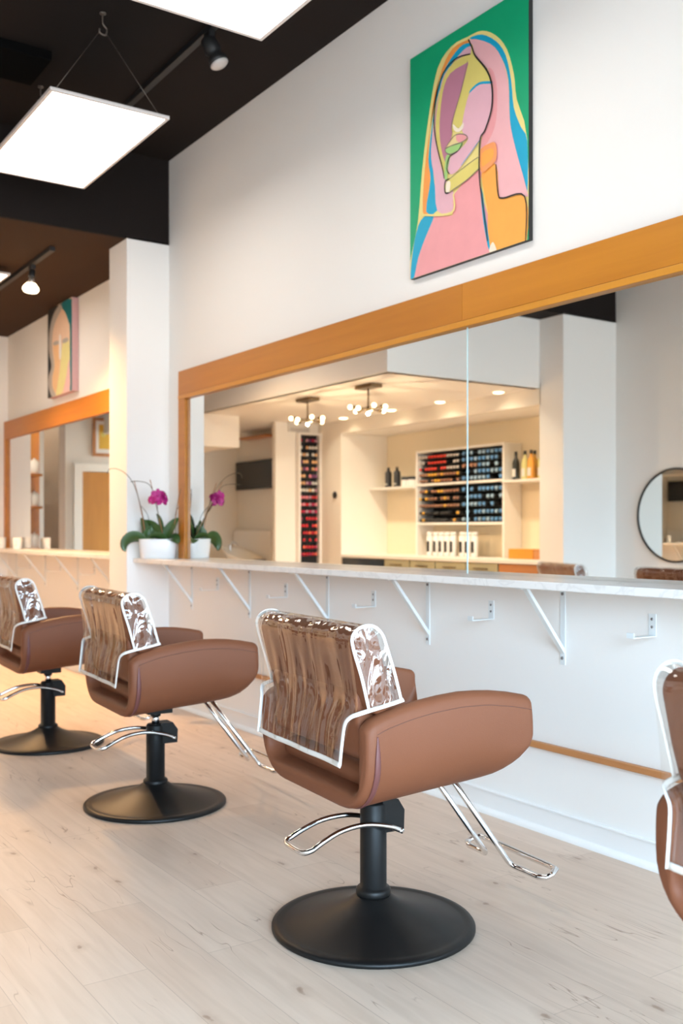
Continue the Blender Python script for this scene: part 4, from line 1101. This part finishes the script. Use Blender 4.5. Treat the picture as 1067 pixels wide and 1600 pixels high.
# chandeliers and downlights of the lounge ceiling
def chandelier(loc, label):
    t = thing('chandelier', label, 'chandelier', loc, 0, 'lounge chandeliers')
    MB().box((-0.13, -0.06, -0.035), (0.13, 0.06, -0.0005)).build('ceiling_plate', M['brass'], t, bevel=0.003)
    MB().tube([(0, 0, -0.035), (0, 0, -0.21)], 0.008, 8).lathe([(0.001, -0.235), (0.024, -0.23), (0.024, -0.20), (0.001, -0.195)], n=16).build('stem', M['brass'], t)
    for k in range(7):
        a = 2 * PI * k / 7 + 0.3; d = Vector((math.cos(a), math.sin(a), 0)); z = -0.215 + 0.012 * (-1) ** k
        arm = MB().tube([d * 0.02 + Vector((0, 0, -0.215)), d * 0.115 + Vector((0, 0, z))], 0.006, 8)
        arm.tube([d * 0.11 + Vector((0, 0, z)), d * 0.145 + Vector((0, 0, z))], 0.014, 10)
        ar = arm.build('arm', M['brass'], t)
        g = MB().lathe([(0.001, -0.021), (0.011, -0.018), (0.019, -0.010), (0.021, 0.0), (0.019, 0.010), (0.011, 0.018), (0.001, 0.021)], tuple(d * 0.162 + Vector((0, 0, z))), 16)
        g.build('globe_bulb', M['bulb'], ar)
    l = bpy.data.lights.new('chandelier_light', 'POINT'); l.energy = CHAND_W; l.color = (1.0, 0.76, 0.48); l.shadow_soft_size = 0.012
    o = bpy.data.objects.new('chandelier_light', l); COL.objects.link(o); o.parent = t; o.location = (0, 0, -0.26)
chandelier((-7.28, 0.42, LOW), 'brass chandelier with round lit bulbs, larger one in the mirror')
chandelier((-8.35, 0.39, LOW), 'brass chandelier with round lit bulbs, smaller one in the mirror')
def downlight(loc, label):
    t = thing('downlight', label, 'ceiling light', loc, 0, 'recessed downlights')
    MB().lathe([(0.051, -0.0005), (0.066, -0.0005), (0.064, -0.005), (0.051, -0.006)], n=24).build('trim_ring', M['laminate'], t)
    MB().lathe([(0.001, -0.002), (0.050, -0.002), (0.050, -0.010), (0.030, -0.016), (0.001, -0.018)], n=20).build('lens', M['bulb'], t)
    l = bpy.data.lights.new('downlight_beam', 'SPOT'); l.energy = DOWN_W; l.color = (1.0, 0.86, 0.66); l.spot_size = 2.5; l.spot_blend = 0.8; l.shadow_soft_size = 0.04
    o = bpy.data.objects.new('downlight_beam', l); COL.objects.link(o); o.parent = t; o.location = (0, 0, -0.03)
for x, l in ((-9.56, 'leftmost recessed downlight above the niche, seen in the mirror'), (-8.64, 'second recessed downlight above the niche'), (-7.82, 'third recessed downlight above the niche'), (-6.96, 'rightmost recessed downlight above the niche, seen in the mirror')):
    downlight((x, -0.86, LOW), l)
downlight((-10.85, 2.42, MID), 'added unseen downlight in the closet corner, brightening the white canisters')  # invented fill lamp, out of view, added so the canisters look white

# closet shelves, back door and framed picture reflected in the far mirror
t = thing('closet_shelf', 'honey wood shelves with white canisters reflected in the far mirror', 'shelving unit', (-11.2, 2.40, 0))
for z in (0.96, 1.42, 1.78): MB().box((-0.175, -0.225, z), (0.175, 0.40, z + 0.025)).build('shelf_board', M['wood'], t)
MB().box((-0.178, -0.225, 0), (-0.176, 0.40, 2.6)).build('back_board', M['door'], t)
cz = None
for z, zn in ((0.985, 'lowest'), (1.445, 'middle'), (1.805, 'top')):
    for k in range(4):
        l = 'white canister on the %s closet shelf reflected in the far mirror' % zn
        if cz is None:
            cz = thing('canister', l, 'canister', (0, 0, 0), 0, '')
            MB().lathe([(0.001, 0), (0.050, 0), (0.052, 0.006), (0.052, 0.13), (0.04, 0.14)], n=18).build('body', M['ceramic'], cz)
            MB().lathe([(0.041, 0.139), (0.041, 0.152), (0.015, 0.156), (0.012, 0.172), (0.001, 0.174)], n=16).build('lid', M['ceramic'], cz); o = cz
        else: o = dup(cz)
        o.location = (-11.10, 2.245 + k * 0.125, z + 0.0005); o['label'] = l; o['group'] = 'canisters on the %s closet shelf' % zn
dr = MB().box((-12.999, 0.10, 0), (-12.96, 1.03, 1.965)); struct('door_1', dr, M['door'], bevel=0.002)
cs = MB(); cs.box((-12.999, 1.035, 0), (-12.95, 1.15, 2.08)).box((-12.999, -0.02, 0), (-12.95, 0.095, 2.08)).box((-12.999, 0.095, 1.97), (-12.95, 1.035, 2.08)); struct('door_1_frame', cs, M['cream'], bevel=0.002)
t = thing('framed_picture', 'wood framed yellow abstract picture reflected at the top of the far mirror', 'picture', (-12.999, 0.565, 2.18))
f = MB(); w, h = 0.32, 0.52
f.box((0, -w, 0), (0.03, w, 0.04)).box((0, -w, h - 0.04), (0.03, w, h)).box((0, -w, 0.04), (0.03, -w + 0.04, h - 0.04)).box((0, w - 0.04, 0.04), (0.03, w, h - 0.04))
f.build('frame', M['railwood'], t)
MB().box((0.001, -w + 0.04, 0.04), (0.012, w - 0.04, h - 0.04)).build('mount', M['ceramic'], t)
pc = MB(); pc.box((0.0122, -0.23, 0.10), (0.014, 0.23, 0.43), 0)
rp = random.Random(5)
for k in range(14):
    cy, cz_ = rp.uniform(-0.19, 0.19), rp.uniform(0.14, 0.39); n = 7; r_ = rp.uniform(0.02, 0.06)
    pc.add([(0.0141 + k * 0.0001, clamp(cy + r_ * math.cos(2 * PI * i / n) * rp.uniform(0.6, 1.3), -0.23, 0.23), clamp(cz_ + r_ * math.sin(2 * PI * i / n) * rp.uniform(0.6, 1.3), 0.10, 0.43)) for i in range(n)], [tuple(range(n))], 1 + k % 4)
pc.build('print', [paint('ochre'), paint('yellow2'), paint('red'), paint('teal'), paint('white')], t, recalc=False)
